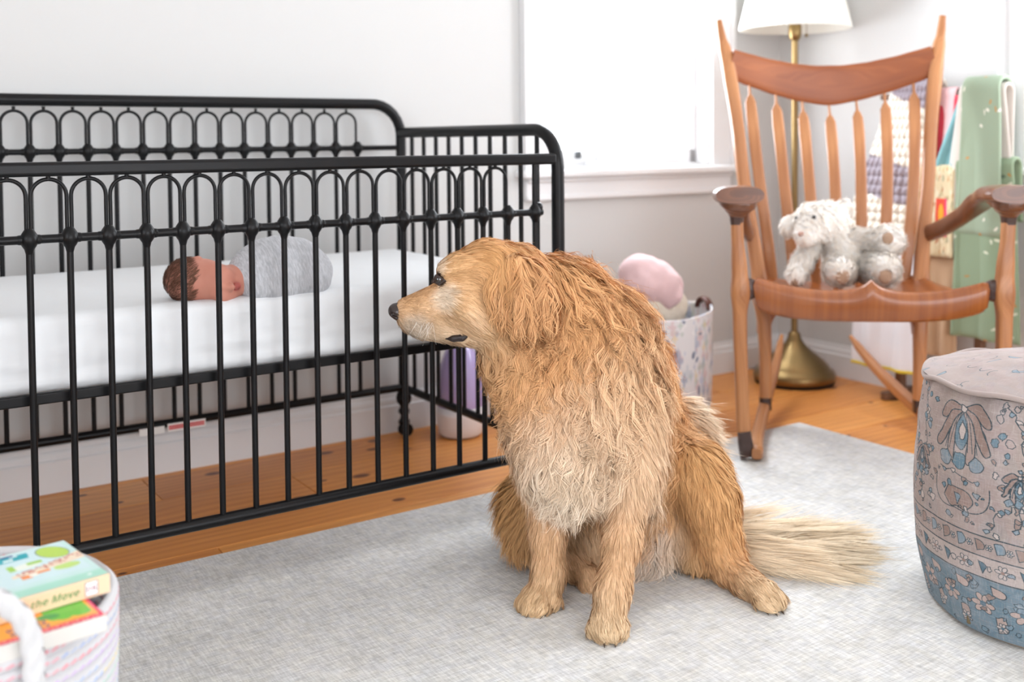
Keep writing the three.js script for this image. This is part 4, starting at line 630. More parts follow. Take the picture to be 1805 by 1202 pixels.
    const idx = [], c = (i, j, k) => id[(k * NY + j) * NX + i], quad = (a, b, d, e, f) => { if (a < 0 || b < 0 || d < 0 || e < 0) return; f ? idx.push(a, b, d, a, d, e) : idx.push(a, d, b, a, e, d); };
    for (let k = 1; k + 1 < NZ; k++) for (let j = 1; j + 1 < NY; j++) for (let i = 1; i + 1 < NX; i++) { const s = at(i, j, k) < 0;
      if (s !== at(i + 1, j, k) < 0) quad(c(i, j - 1, k - 1), c(i, j, k - 1), c(i, j, k), c(i, j - 1, k), s);
      if (s !== at(i, j + 1, k) < 0) quad(c(i - 1, j, k - 1), c(i - 1, j, k), c(i, j, k), c(i, j, k - 1), s);
      if (s !== at(i, j, k + 1) < 0) quad(c(i - 1, j - 1, k), c(i, j - 1, k), c(i, j, k), c(i - 1, j, k), s); }
    const g = new THREE.BufferGeometry(); g.setAttribute('position', new THREE.Float32BufferAttribute(pos, 3)); g.setIndex(idx);
    const nn = new Float32Array(pos.length); for (let i = 0; i < pos.length; i += 3) { const w = this.n(pos[i], pos[i + 1], pos[i + 2]); nn[i] = w.x; nn[i + 1] = w.y; nn[i + 2] = w.z; } g.setAttribute('normal', new THREE.BufferAttribute(nn, 3));
    if (color) { const cc = new Float32Array(pos.length); for (let i = 0; i < pos.length; i += 3) cc.set(color(pos[i], pos[i + 1], pos[i + 2]), i); g.setAttribute('color', new THREE.BufferAttribute(cc, 3)); }
    return fixWinding(g);
  }
}
// hair: locks that follow the flow over a body, every lock a bundle of tapering strands
function fur(body, geo, { guides, strands, seed, width, keep, steps = 6, gravity = 0.25, clump = 0.6, tone = 0.16, view }) {
  const R = rng(seed), p = geo.attributes.position, ix = geo.index.array, NT = ix.length / 3, cum = new Float64Array(NT), a = V3(), b = V3(), c = V3(), t = V3(); let tot = 0;
  const VA = []; for (let i = 0; i < p.count; i++) VA.push(body.attr(p.getX(i), p.getY(i), p.getZ(i), 0.02)); const VN = geo.attributes.normal, hit = { n: V3(), c: [0, 0, 0] };
  for (let i = 0; i < NT; i++) { a.fromBufferAttribute(p, ix[3 * i]); b.fromBufferAttribute(p, ix[3 * i + 1]); c.fromBufferAttribute(p, ix[3 * i + 2]); const ar = t.copy(b).sub(a).cross(c.clone().sub(a)).length() / 2, mx = (a.x + b.x + c.x) / 3, my = (a.y + b.y + c.y) / 3, mz = (a.z + b.z + c.z) / 3; let w = 0; if (!keep || keep(mx, my, mz)) { w = (VA[ix[3 * i]].dens + VA[ix[3 * i + 1]].dens + VA[ix[3 * i + 2]].dens) / 3; if (view) { t.normalize(); w *= t.z < -0.35 ? 0.4 : 1; } } tot += ar * w; cum[i] = tot; }
  const pick = () => { const x = R() * tot; let lo = 0, hi = NT - 1; while (lo < hi) { const m = lo + hi >> 1; cum[m] < x ? lo = m + 1 : hi = m; } a.fromBufferAttribute(p, ix[3 * lo]); b.fromBufferAttribute(p, ix[3 * lo + 1]); c.fromBufferAttribute(p, ix[3 * lo + 2]); let u = R(), v = R(); if (u + v > 1) { u = 1 - u; v = 1 - v; } const i0 = ix[3 * lo], i1 = ix[3 * lo + 1], i2 = ix[3 * lo + 2], w = 1 - u - v; hit.n.set(VN.getX(i0) * w + VN.getX(i1) * u + VN.getX(i2) * v, VN.getY(i0) * w + VN.getY(i1) * u + VN.getY(i2) * v, VN.getZ(i0) * w + VN.getZ(i1) * u + VN.getZ(i2) * v).normalize(); hit.c[0] = VA[i0].r * w + VA[i1].r * u + VA[i2].r * v; hit.c[1] = VA[i0].g * w + VA[i1].g * u + VA[i2].g * v; hit.c[2] = VA[i0].b * w + VA[i1].b * u + VA[i2].b * v; return V3(a.x + (b.x - a.x) * u + (c.x - a.x) * v, a.y + (b.y - a.y) * u + (c.y - a.y) * v, a.z + (b.z - a.z) * u + (c.z - a.z) * v); };
  const G = [], cell = 0.02, H = new Map(), key = (x, y, z) => Math.floor(x / cell) * 73856093 ^ Math.floor(y / cell) * 19349663 ^ Math.floor(z / cell) * 83492791;
  for (let i = 0; i < guides; i++) {
    const r = pick(), n = body.n(r.x, r.y, r.z), A = body.attr(r.x, r.y, r.z), L = A.len * (1 - A.lv + 2 * A.lv * R()), P = [r.clone()], N = [n.clone()];
    const gl = 0.5 + R() * 1.1, q = r.clone(), d = V3(); let nn = n.clone();
    const sw = V3((fbm(r.x * 11, r.y * 11, r.z * 11, 2) - 0.5), (fbm(r.x * 11 + 9, r.y * 11, r.z * 11, 2) - 0.5), (fbm(r.x * 11, r.y * 11 + 5, r.z * 11 + 7, 2) - 0.5)).multiplyScalar(1.3);
    for (let s = 1; s <= steps; s++) {
      const B = s === 1 ? A : body.attr(q.x, q.y, q.z), f = V3(B.fx + sw.x * 0.6, B.fy + sw.y * 0.6, B.fz + sw.z * 0.6); if (A.hug >= 0.3 || s === 1) f.addScaledVector(nn, -f.dot(nn) * (A.hug >= 0.3 ? 1 : 0.6)); if (f.lengthSq() < 1e-6) f.set(0.01, -1, 0); f.normalize();
      const lift = A.lift * gl * (1 - s / steps * 0.8); d.copy(f).addScaledVector(A.hug >= 0.3 ? nn : n, lift); d.y -= gravity * A.grav * s / steps; d.normalize();
      q.addScaledVector(d, L / steps);
      const sd = body.d(q.x, q.y, q.z); nn = body.n(q.x, q.y, q.z); const mx = 0.002 + A.len * A.lift * gl * 0.6, mn = 0.0012 + 0.05 * A.len * A.lift; if (sd < mn) q.addScaledVector(nn, mn - sd); else if (sd > mx) q.addScaledVector(nn, -(sd - mx) * A.hug);
      if (q.y < body.floor + 0.002) q.y = body.floor + 0.002 + R() * 0.003;
      P.push(q.clone()); N.push(nn.clone());
    }
    // waves
    const ph = R() * 2.2 + 9 * fbm(r.x * 22, r.y * 22, r.z * 22, 2), nw = 0.55 + 0.6 * R(), am = A.wave * L * (0.5 + R());
    if (am > 0) for (let s = 1; s <= steps; s++) { const u = s / steps, T = P[s].clone().sub(P[s - 1]).normalize(), S = T.cross(N[s]).normalize(); P[s].addScaledVector(S, am * Math.sin(ph + u * nw * 6.28) * smooth(0, 0.5, u) - am * Math.sin(ph) * smooth(0, 0.5, u) * 0.6).addScaledVector(N[s], am * 0.6 * (Math.cos(ph + u * nw * 6.28) + 0.7) * smooth(0, 0.6, u)); }
    const gd = { P, N, n, tone: (R() - 0.5) * 2, A }; G.push(gd); const kk = key(r.x, r.y, r.z); H.has(kk) ? H.get(kk).push(gd) : H.set(kk, [gd]);
  }
  const VPS = 2 * steps + 1, pos = new Float32Array(strands * VPS * 3), nor = new Float32Array(strands * VPS * 3), col = new Float32Array(strands * VPS * 3), idx = new Uint32Array(strands * (2 * steps - 1) * 3); let vi = 0, ii = 0, made = 0;
  const Q = Array.from({ length: steps + 1 }, () => V3()), T = V3(), S = V3(), NN = V3();
  for (let s = 0; s < strands; s++) {
    const r = pick(), n = hit.n; let best = null, bd = 1e9;
    for (let dx = -1; dx <= 1; dx++) for (let dy = -1; dy <= 1; dy++) for (let dz = -1; dz <= 1; dz++) { const l = H.get(key(r.x + dx * cell, r.y + dy * cell, r.z + dz * cell)); if (l) for (const g of l) { const e = g.P[0].distanceToSquared(r) * (g.n.dot(n) > 0.4 ? 1 : 9); if (e < bd) { bd = e; best = g; } } }
    if (!best) continue;
    const A = best.A, ls = 0.7 + 0.5 * R(), jx = (R() - 0.5), jy = (R() - 0.5), jz = (R() - 0.5), fly = R() < 0.07 ? 0.10 + 0.22 * R() : 0, cl = fly ? 0 : clump * (0.35 + 0.65 * R()), jit = A.len * 0.16;
    for (let k = 0; k <= steps; k++) { const u = k / steps, w = cl * u ** 0.8; Q[k].copy(best.P[k]).sub(best.P[0]).multiplyScalar(ls); Q[k].x += r.x + jx * jit * u; Q[k].y += r.y + jy * jit * u; Q[k].z += r.z + jz * jit * u; if (fly) Q[k].addScaledVector(n, A.len * fly * u * u); Q[k].lerp(best.P[k], w * (ls > 1 ? 1 / ls : 1)); if (Q[k].y < body.floor + 0.001) Q[k].y = body.floor + 0.001; }
    const tn = 1 + tone * (0.55 * best.tone + 0.45 * (R() - 0.5) * 2), cr = hit.c[0] * tn, cg = hit.c[1] * tn * (1 + 0.03 * best.tone), cb = hit.c[2] * tn * (1 + 0.07 * best.tone), w0 = width * A.wid * (0.7 + 0.6 * R()) / 2, roll = (R() - 0.5) * 1.6, v0 = vi / 3;
    for (let k = 0; k <= steps; k++) {
      T.copy(Q[Math.min(k + 1, steps)]).sub(Q[Math.max(k - 1, 0)]).normalize(); NN.copy(best.N[k]).lerp(n, A.hug < 0.3 ? 1 : 0.3); if (A.hug < 0.3) NN.y += 0.9; NN.addScaledVector(T, -NN.dot(T)).normalize(); S.crossVectors(T, NN); S.multiplyScalar(Math.cos(roll)).addScaledVector(NN, Math.sin(roll)); NN.addScaledVector(S, 0.0);
      const w = w0 * (1 - 0.7 * (k / steps) ** 1.5), m = k === steps ? 1 : 2;
      for (let e = 0; e < m; e++) { const sg = m === 1 ? 0 : e ? 1 : -1; pos[vi] = Q[k].x + S.x * w * sg; pos[vi + 1] = Q[k].y + S.y * w * sg; pos[vi + 2] = Q[k].z + S.z * w * sg; const ox = NN.x + S.x * sg * 0.5, oy = NN.y + S.y * sg * 0.5, oz = NN.z + S.z * sg * 0.5, il = 1 / Math.hypot(ox, oy, oz); nor[vi] = ox * il; nor[vi + 1] = oy * il; nor[vi + 2] = oz * il; col[vi] = cr; col[vi + 1] = cg; col[vi + 2] = cb; vi += 3; }
    }
    for (let k = 0; k < steps; k++) { const q = v0 + 2 * k; if (k < steps - 1) { idx[ii++] = q; idx[ii++] = q + 1; idx[ii++] = q + 2; idx[ii++] = q + 1; idx[ii++] = q + 3; idx[ii++] = q + 2; } else { idx[ii++] = q; idx[ii++] = q + 1; idx[ii++] = q + 2; } }
    made++;
  }
  const g = new THREE.BufferGeometry(); g.setAttribute('position', new THREE.BufferAttribute(pos.subarray(0, vi), 3)); g.setAttribute('normal', new THREE.BufferAttribute(nor.subarray(0, vi), 3)); g.setAttribute('color', new THREE.BufferAttribute(col.subarray(0, vi), 3)); g.setIndex(new THREE.BufferAttribute(idx.subarray(0, ii), 1)); return g;
}
const lin = (hex) => { const c = new THREE.Color(hex); return [c.r, c.g, c.b]; };
const furMat = (rough = 0.6) => new THREE.MeshPhysicalMaterial({ color: 0xffffff, vertexColors: true, roughness: rough, specularIntensity: 0.35, side: THREE.DoubleSide });

// ------------------------------------------------------------------ golden retriever, sitting, head turned to the crib
{
  const R0 = 0.20, F0 = 1.90, yaw = 0.58991;
  const dog = thing('dog', 'golden retriever sitting on the rug looking into the crib', 'dog', [R0 * Math.cos(yaw) + F0 * Math.sin(yaw), RUGY, R0 * Math.sin(yaw) - F0 * Math.cos(yaw)], -yaw);
  const L = (st) => st.map(([r, y, f, q]) => [r - R0, y - RUGY, F0 - f, q]);
  const B = new Body(); B.floor = 0.0;
  const gold = lin(0xe5ae77), light = lin(0xf4d2ad), cream = lin(0xf9e9d3), deep = lin(0xd0a06a), pale = lin(0xe6dfd6), tailc = lin(0xfae8cc), face = lin(0xe6bc90);
  const long = { k: 0.05, len: 0.070, wave: 0.15, lift: 0.40 };
  B.chain(L([[0.140, 0.400, 1.925, 0.088], [0.118, 0.310, 1.880, 0.092]]), { ...long, flow: [-0.05, -1, 0.1], col: light, len: 0.065, lift: 0.40, wave: 0.22 });                       // chest
  B.chain(L([[0.060, 0.330, 1.865, 0.058], [0.092, 0.270, 1.850, 0.062], [0.120, 0.235, 1.850, 0.050]]), { ...long, flow: [0.02, -1, 0.15], col: cream, len: 0.075, lift: 0.35, wave: 0.10 });  // breast
  B.chain(L([[0.155, 0.340, 1.960, 0.096], [0.204, 0.140, 2.050, 0.092]]), { ...long, flow: [0.25, -1, 0], col: gold });                                                   // belly
  B.chain(L([[0.170, 0.480, 1.985, 0.056], [0.193, 0.370, 2.045, 0.080], [0.225, 0.170, 2.085, 0.104]]), { ...long, flow: [0.55, -0.85, -0.1], col: gold, wave: 0.16 });  // back
  B.chain(L([[0.000, 0.565, 1.870, 0.060], [0.075, 0.505, 1.910, 0.078], [0.135, 0.440, 1.950, 0.092]]), { ...long, flow: [0.65, -0.8, 0.05], col: gold, len: 0.055, wave: 0.24, lift: 0.5 });    // neck
  B.chain(L([[-0.045, 0.505, 1.850, 0.034], [0.012, 0.430, 1.870, 0.050], [0.055, 0.345, 1.870, 0.062]]), { ...long, flow: [0.15, -1, 0.1], col: gold, len: 0.045, lift: 0.3, wave: 0.18 });   // throat
  B.chain(L([[0.176, 0.445, 1.930, 0.052], [0.198, 0.335, 1.910, 0.052], [0.210, 0.26, 1.895, 0.047]]), { ...long, flow: [0.28, -1, 0.05], col: lin(0xecc398), wave: 0.20, lift: 0.46 });         // right shoulder
  B.chain(L([[0.300, 0.230, 2.120, 0.062], [0.325, 0.200, 2.12, 0.05]]), { ...long, flow: [1, 0.0, 0], col: cream, len: 0.075, wave: 0.03, hug: 0.1, grav: 0.4 });                             // hip tuft
  // head
  const hd = { k: 0.022, len: 0.016, wave: 0, lift: 0.16, col: face, wid: 0.7 };
  B.chain(L([[-0.036, 0.588, 1.845, 0.056], [0.000, 0.582, 1.860, 0.054]]), { ...hd, flow: [0.95, -0.15, 0], len: 0.022, col: gold });
  B.chain(L([[-0.090, 0.592, 1.838, 0.033], [-0.055, 0.594, 1.842, 0.047]]), { ...hd, flow: [0.95, 0.1, 0], len: 0.017, col: gold });
  B.chain(L([[-0.105, 0.535, 1.836, 0.038], [-0.176, 0.520, 1.832, 0.0225]]), { ...hd, flow: [1, -0.12, 0], len: 0.009, dens: 1.5, col: face });
  B.chain(L([[-0.118, 0.553, 1.836, 0.020], [-0.190, 0.530, 1.832, 0.012]]), { ...hd, flow: [1, 0.25, 0], len: 0.007, dens: 1.5, col: gold });
  B.chain(L([[-0.080, 0.493, 1.838, 0.031], [-0.155, 0.490, 1.834, 0.0145]]), { ...hd, flow: [1, -0.2, 0], len: 0.010, dens: 1.3, col: lin(0xdcc8ae) });
  B.chain(L([[-0.178, 0.505, 1.832, 0.017], [-0.165, 0.499, 1.824, 0.015]]), { ...hd, k: 0.015, flow: [0.8, -0.6, 0.1], len: 0.007, dens: 1.5, col: lin(0xcbbca8) });  // lip
  B.chain(L([[-0.078, 0.540, 1.812, 0.034], [-0.048, 0.515, 1.815, 0.032]]), { ...hd, flow: [0.85, -0.5, 0], len: 0.020, col: lin(0xe6c193) });   // cheek
  B.chain(L([[-0.116, 0.597, 1.812, 0.011], [-0.096, 0.606, 1.808, 0.013]]), { ...hd, k: 0.03, flow: [0.9, 0.4, 0.1], len: 0.010, col: lin(0xe3bd8c) });   // brow
  const ear = { k: 0.009, len: 0.070, wave: 0.12, lift: 0.24, col: lin(0xe1ac7a), dens: 1.8, hug: 0.35 };
  B.chain(L([[-0.006, 0.608, 1.800, 0.011], [-0.026, 0.572, 1.785, 0.013], [-0.028, 0.528, 1.783, 0.009]]), { ...ear, flow: [-0.06, -1, 0] });
  B.chain(L([[0.012, 0.610, 1.802, 0.013], [0.012, 0.565, 1.782, 0.015], [0.016, 0.510, 1.780, 0.010]]), { ...ear, flow: [0.10, -1, 0] });
  B.chain(L([[0.030, 0.602, 1.812, 0.012], [0.046, 0.560, 1.796, 0.014], [0.054, 0.515, 1.792, 0.010]]), { ...ear, flow: [0.22, -1, 0] });
  // forelegs
  const leg = { k: 0.026, len: 0.022, wave: 0.02, lift: 0.22, col: lin(0xe5b98e), wid: 0.8, dens: 1.1 };
  B.chain(L([[0.212, 0.330, 1.880, 0.050], [0.206, 0.235, 1.835, 0.040]]), { ...leg, flow: [0.30, -1, 0], len: 0.045, col: light });
  B.chain(L([[0.206, 0.235, 1.835, 0.038], [0.182, 0.135, 1.785, 0.0265], [0.163, 0.066, 1.752, 0.0235], [0.156, 0.034, 1.735, 0.025]]), { ...leg, flow: [0.05, -1, 0.05] });
  B.chain(L([[0.235, 0.26, 1.87, 0.02], [0.232, 0.19, 1.835, 0.014]]), { ...leg, flow: [0.45, -1, 0], len: 0.075, lift: 0.4, hug: 0.1, col: cream });   // feathering behind the foreleg
  for (const s of [[0.129, 0.0195, 1.704], [0.1425, 0.0185, 1.690], [0.159, 0.0185, 1.690], [0.172, 0.0195, 1.706]]) B.chain(L([[lerp(s[0], 0.154, 0.55), 0.030, 1.728, 0.017], [s[0], s[1], s[2], 0.0142]]), { ...leg, k: 0.006, flow: [0, -0.45, 1], len: 0.014, lift: 0.22, col: lin(0xeccfa8) });
  B.chain(L([[0.055, 0.310, 1.900, 0.046], [0.050, 0.215, 1.885, 0.038]]), { ...leg, flow: [-0.15, -1, 0], len: 0.04, col: gold });
  B.chain(L([[0.050, 0.215, 1.885, 0.036], [0.058, 0.118, 1.865, 0.0265], [0.060, 0.058, 1.850, 0.0235], [0.054, 0.032, 1.838, 0.025]]), { ...leg, flow: [-0.03, -1, 0.05] });
  for (const s of [[0.014, 0.0185, 1.812], [0.024, 0.0175, 1.797], [0.044, 0.0175, 1.794], [0.066, 0.0185, 1.812]]) B.chain(L([[lerp(s[0], 0.048, 0.55), 0.029, 1.828, 0.0165], [s[0], s[1], s[2], 0.0140]]), { ...leg, k: 0.006, flow: [-0.35, -0.4, 0.9], len: 0.018, lift: 0.22, col: lin(0xe9c79c) });
  // hind quarters
  const hind = { k: 0.04, len: 0.045, wave: 0.06, lift: 0.3, col: deep };
  B.chain(L([[0.295, 0.175, 2.050, 0.078], [0.340, 0.180, 1.985, 0.056], [0.362, 0.150, 1.945, 0.044]]), { ...hind, flow: [0.35, -1, 0.1], col: lin(0xd8a66f) });
  B.chain(L([[0.362, 0.150, 1.945, 0.042], [0.378, 0.080, 1.935, 0.032], [0.390, 0.042, 1.915, 0.025]]), { ...hind, k: 0.025, flow: [0.15, -1, 0.1], len: 0.03, col: gold });
  B.chain(L([[0.388, 0.034, 1.915, 0.024], [0.414, 0.026, 1.865, 0.021], [0.430, 0.026, 1.830, 0.022]]), { ...leg, flow: [0.45, -0.25, 0.85], len: 0.018 });
  for (const s of [[0.424, 0.017, 1.802], [0.437, 0.0165, 1.795], [0.450, 0.0165, 1.800], [0.460, 0.017, 1.815]]) B.chain(L([[lerp(s[0], 0.432, 0.5), 0.025, 1.832, 0.015], [s[0], s[1], s[2], 0.012]]), { ...leg, k: 0.008, flow: [0.4, -0.4, 0.85], len: 0.016, col: lin(0xeccfa8) });
  B.chain(L([[0.270, 0.10, 1.990, 0.035], [0.255, 0.05, 1.975, 0.03]]), { ...hind, flow: [-0.15, -1, 0.1], col: pale, len: 0.075, wave: 0.10, hug: 0.2 });        // pale hair inside the thigh
  B.chain(L([[0.330, 0.07, 1.990, 0.035], [0.340, 0.04, 1.965, 0.03]]), { ...hind, flow: [0.0, -1, 0.1], col: lin(0xdcb583), len: 0.05, wave: 0.06 });
  B.chain(L([[0.130, 0.130, 2.090, 0.080], [0.050, 0.130, 2.040, 0.050], [0.046, 0.085, 2.010, 0.044]]), { ...hind, flow: [-0.5, -0.85, 0], col: deep, len: 0.07, hug: 0.15, lift: 0.4 });
  B.chain(L([[0.060, 0.045, 2.000, 0.034], [0.105, 0.030, 1.940, 0.022], [0.132, 0.027, 1.905, 0.019]]), { ...leg, flow: [0.4, -0.5, 0.8] });
  for (const s of [[0.126, 0.014, 1.888], [0.138, 0.014, 1.884]]) B.chain(L([[0.131, 0.024, 1.91, 0.014], [s[0], s[1], s[2], 0.011]]), { ...leg, k: 0.008, flow: [0.3, -0.5, 0.8], len: 0.014 });
  B.chain(L([[0.246, 0.090, 2.120, 0.090], [0.150, 0.060, 2.070, 0.060]]), { ...hind, col: deep, flow: [0, -1, 0.2] });
  B.chain(L([[0.150, 0.12, 1.99, 0.06], [0.17, 0.06, 1.99, 0.05]]), { ...hind, col: lin(0xcfae8c), flow: [0, -1, 0.2], len: 0.05 });
  // tail: a core and the feathering that fans out on the rug
  const tl = { k: 0.02, col: tailc, len: 0.118, wave: 0.012, lift: 0.15, dens: 2.0, wid: 1.0, grav: 0.10, hug: 0.05, lv: 0.6 };
  B.chain(L([[0.330, 0.055, 2.080, 0.032], [0.395, 0.034, 2.040, 0.022], [0.460, 0.030, 2.030, 0.016], [0.565, 0.030, 2.020, 0.010]]), { ...tl, flow: [1, -0.02, 0.06] });
  B.chain(L([[0.380, 0.032, 2.030, 0.018], [0.440, 0.024, 1.990, 0.014], [0.545, 0.020, 1.968, 0.008]]), { ...tl, flow: [1, -0.02, 0.26] });
  B.chain(L([[0.400, 0.034, 2.050, 0.016], [0.480, 0.034, 2.055, 0.013], [0.590, 0.032, 2.055, 0.008]]), { ...tl, flow: [1, 0.0, -0.04] });
  B.tints = [[-0.118, 0.552, 1.800, 0.034, cream, 0.75], [-0.128, 0.604, 1.806, 0.022, cream, 0.6], [-0.168, 0.500, 1.812, 0.034, lin(0xb9ab9c), 0.65], [-0.176, 0.538, 1.826, 0.030, lin(0xc99a6a), 0.5], [-0.070, 0.520, 1.785, 0.03, light, 0.5], [-0.030, 0.615, 1.80, 0.05, lin(0xd9a46a), 0.5]].map(([r, y, f, q, c, s]) => [r - R0, y - RUGY, F0 - f, q, c, s]);
  const eyeAt = L([[-0.1265, 0.5825, 1.8085, 0.0115]])[0], noseAt = L([[-0.197, 0.5235, 1.832, 0.014]])[0], lipAt = L([[-0.094, 0.4790, 1.8185, 0]])[0];
  const far = (c, r) => (x, y, z) => (x - c[0]) ** 2 + (y - c[1]) ** 2 + (z - c[2]) ** 2 > r * r;
  const ok = [far(eyeAt, 0.0125), far(noseAt, 0.0145), far([lipAt[0] + 0.006, lipAt[1] + 0.003, lipAt[2] + 0.004], 0.011), far([lipAt[0] - 0.009, lipAt[1] + 0.001, lipAt[2] + 0.003], 0.010)];
  const dark = lin(0x3a2a22), cAt = (x, y, z) => { const a = B.attr(x, y, z, 0.02); const e = Math.hypot(x - eyeAt[0], y - eyeAt[1], z - eyeAt[2]), n = Math.hypot(x - noseAt[0], y - noseAt[1], z - noseAt[2]), k = Math.max(1 - smooth(0.0125, 0.0165, e), 1 - smooth(0.013, 0.018, n)); return [lerp(a.r * 0.9, dark[0], k), lerp(a.g * 0.9, dark[1], k), lerp(a.b * 0.9, dark[2], k)]; };
  const geo = B.mesh([-0.43, -0.01, -0.36], [0.45, 0.70, 0.26], 0.006, cAt);
  part('body', geo, new THREE.MeshPhysicalMaterial({ vertexColors: true, roughness: 0.8, specularIntensity: 0.3 }), dog);
  const coat = part('fur', fur(B, geo, { guides: 11000, strands: 175000, seed: 101, width: 0.0012, clump: 0.74, tone: 0.25, keep: (x, y, z) => y > 0.006 && ok.every((f) => f(x, y, z)), view: true }), furMat(), dog, 'wavy golden fur'); coat.userData.kind = 'stuff';
  // eye, nose, lip, claws
  const eyeM = std(0x1c0f08, 0.06, { clearcoat: 1, clearcoatRoughness: 0.03 });
  const E = part('eye', new THREE.SphereGeometry(0.0095, 24, 18), eyeM, dog, 'dark brown eye'); E.position.set(eyeAt[0], eyeAt[1], eyeAt[2]);
  const lid = new Body(); lid.chain([[eyeAt[0] - 0.010, eyeAt[1] - 0.003, eyeAt[2] + 0.003, 0.0022], [eyeAt[0] - 0.003, eyeAt[1] + 0.0068, eyeAt[2] + 0.0068, 0.0026], [eyeAt[0] + 0.011, eyeAt[1] - 0.001, eyeAt[2] + 0.004, 0.0022]], { k: 0.003 }).chain([[eyeAt[0] - 0.010, eyeAt[1] - 0.003, eyeAt[2] + 0.003, 0.002], [eyeAt[0] + 0.001, eyeAt[1] - 0.0072, eyeAt[2] + 0.0062, 0.0022], [eyeAt[0] + 0.011, eyeAt[1] - 0.001, eyeAt[2] + 0.004, 0.002]], { k: 0.003 });
  part('eyelid', lid.mesh([eyeAt[0] - 0.018, eyeAt[1] - 0.016, eyeAt[2] - 0.008], [eyeAt[0] + 0.018, eyeAt[1] + 0.016, eyeAt[2] + 0.016], 0.001), std(0x2e1f19, 0.6), dog, 'dark eyelid');
  const nb = new Body(); const [nx, ny, nz] = noseAt; nb.chain([[nx + 0.006, ny + 0.003, nz, 0.0155], [nx - 0.006, ny + 0.002, nz, 0.0135]], { k: 0.01 }).chain([[nx + 0.004, ny - 0.010, nz, 0.0095], [nx + 0.006, ny - 0.024, nz, 0.006]], { k: 0.01 }).chain([[nx - 0.001, ny - 0.002, nz + 0.008, 0.0075]], { k: 0.008 }).chain([[nx - 0.001, ny - 0.002, nz - 0.008, 0.0075]], { k: 0.008 });
  for (const s of [-1, 1]) nb.chain([[nx - 0.010, ny - 0.002, nz + s * 0.010, 0.0028], [nx - 0.002, ny - 0.005, nz + s * 0.014, 0.0024]], { k: 0.003, cut: true });
  part('nose', nb.mesh([nx - 0.03, ny - 0.035, nz - 0.03], [nx + 0.03, ny + 0.03, nz + 0.03], 0.0014), std(0x2f2422, 0.38, { clearcoat: 0.3 }), dog, 'dark brown nose');
  const lp = new Body(); lp.chain([[lipAt[0] - 0.022, lipAt[1] + 0.000, lipAt[2] + 0.004, 0.0014], [lipAt[0] - 0.008, lipAt[1] + 0.001, lipAt[2] + 0.0075, 0.0030], [lipAt[0] + 0.006, lipAt[1] + 0.003, lipAt[2] + 0.0095, 0.0038], [lipAt[0] + 0.018, lipAt[1] + 0.007, lipAt[2] + 0.0095, 0.0016]], { k: 0.012 });
  part('lip', lp.mesh([lipAt[0] - 0.03, lipAt[1] - 0.02, lipAt[2] - 0.012], [lipAt[0] + 0.03, lipAt[1] + 0.02, lipAt[2] + 0.03], 0.0015), std(0x241a19, 0.45), dog, 'dark lip');
  const claw = new THREE.ConeGeometry(0.0034, 0.012, 10).rotateX(PI / 2 + 0.5), clawM = std(0x4a3a2c, 0.4);
  for (const c of L([[0.1275, 0.010, 1.690, 0], [0.1420, 0.009, 1.675, 0], [0.1595, 0.009, 1.675, 0], [0.1735, 0.010, 1.692, 0], [0.008, 0.010, 1.800, 0], [0.020, 0.009, 1.783, 0], [0.043, 0.009, 1.779, 0], [0.068, 0.010, 1.798, 0], [0.430, 0.009, 1.786, 0], [0.444, 0.009, 1.782, 0], [0.457, 0.009, 1.788, 0]])) { const m = part('claw', claw, clawM, dog); m.position.set(c[0], c[1], c[2]); m.rotation.y = c[0] > 0.15 ? 0.4 : c[0] < -0.12 ? -0.4 : 0; }
  // whiskers
  const wk = []; const RW = rng(4); for (let i = 0; i < 14; i++) { const a = L([[-0.165 + 0.03 * RW(), 0.498 + 0.016 * RW(), 1.812 + 0.004 * RW(), 0]])[0]; wk.push(rod([a[0], a[1], a[2]], [a[0] + 0.01 - 0.03 * RW(), a[1] - 0.03 + 0.015 * RW(), a[2] + 0.03 + 0.015 * RW()], 0.0004, 0.0001, 4)); }
  part('whiskers', merge(wk), std(0xe9e2d8, 0.5), dog);
}

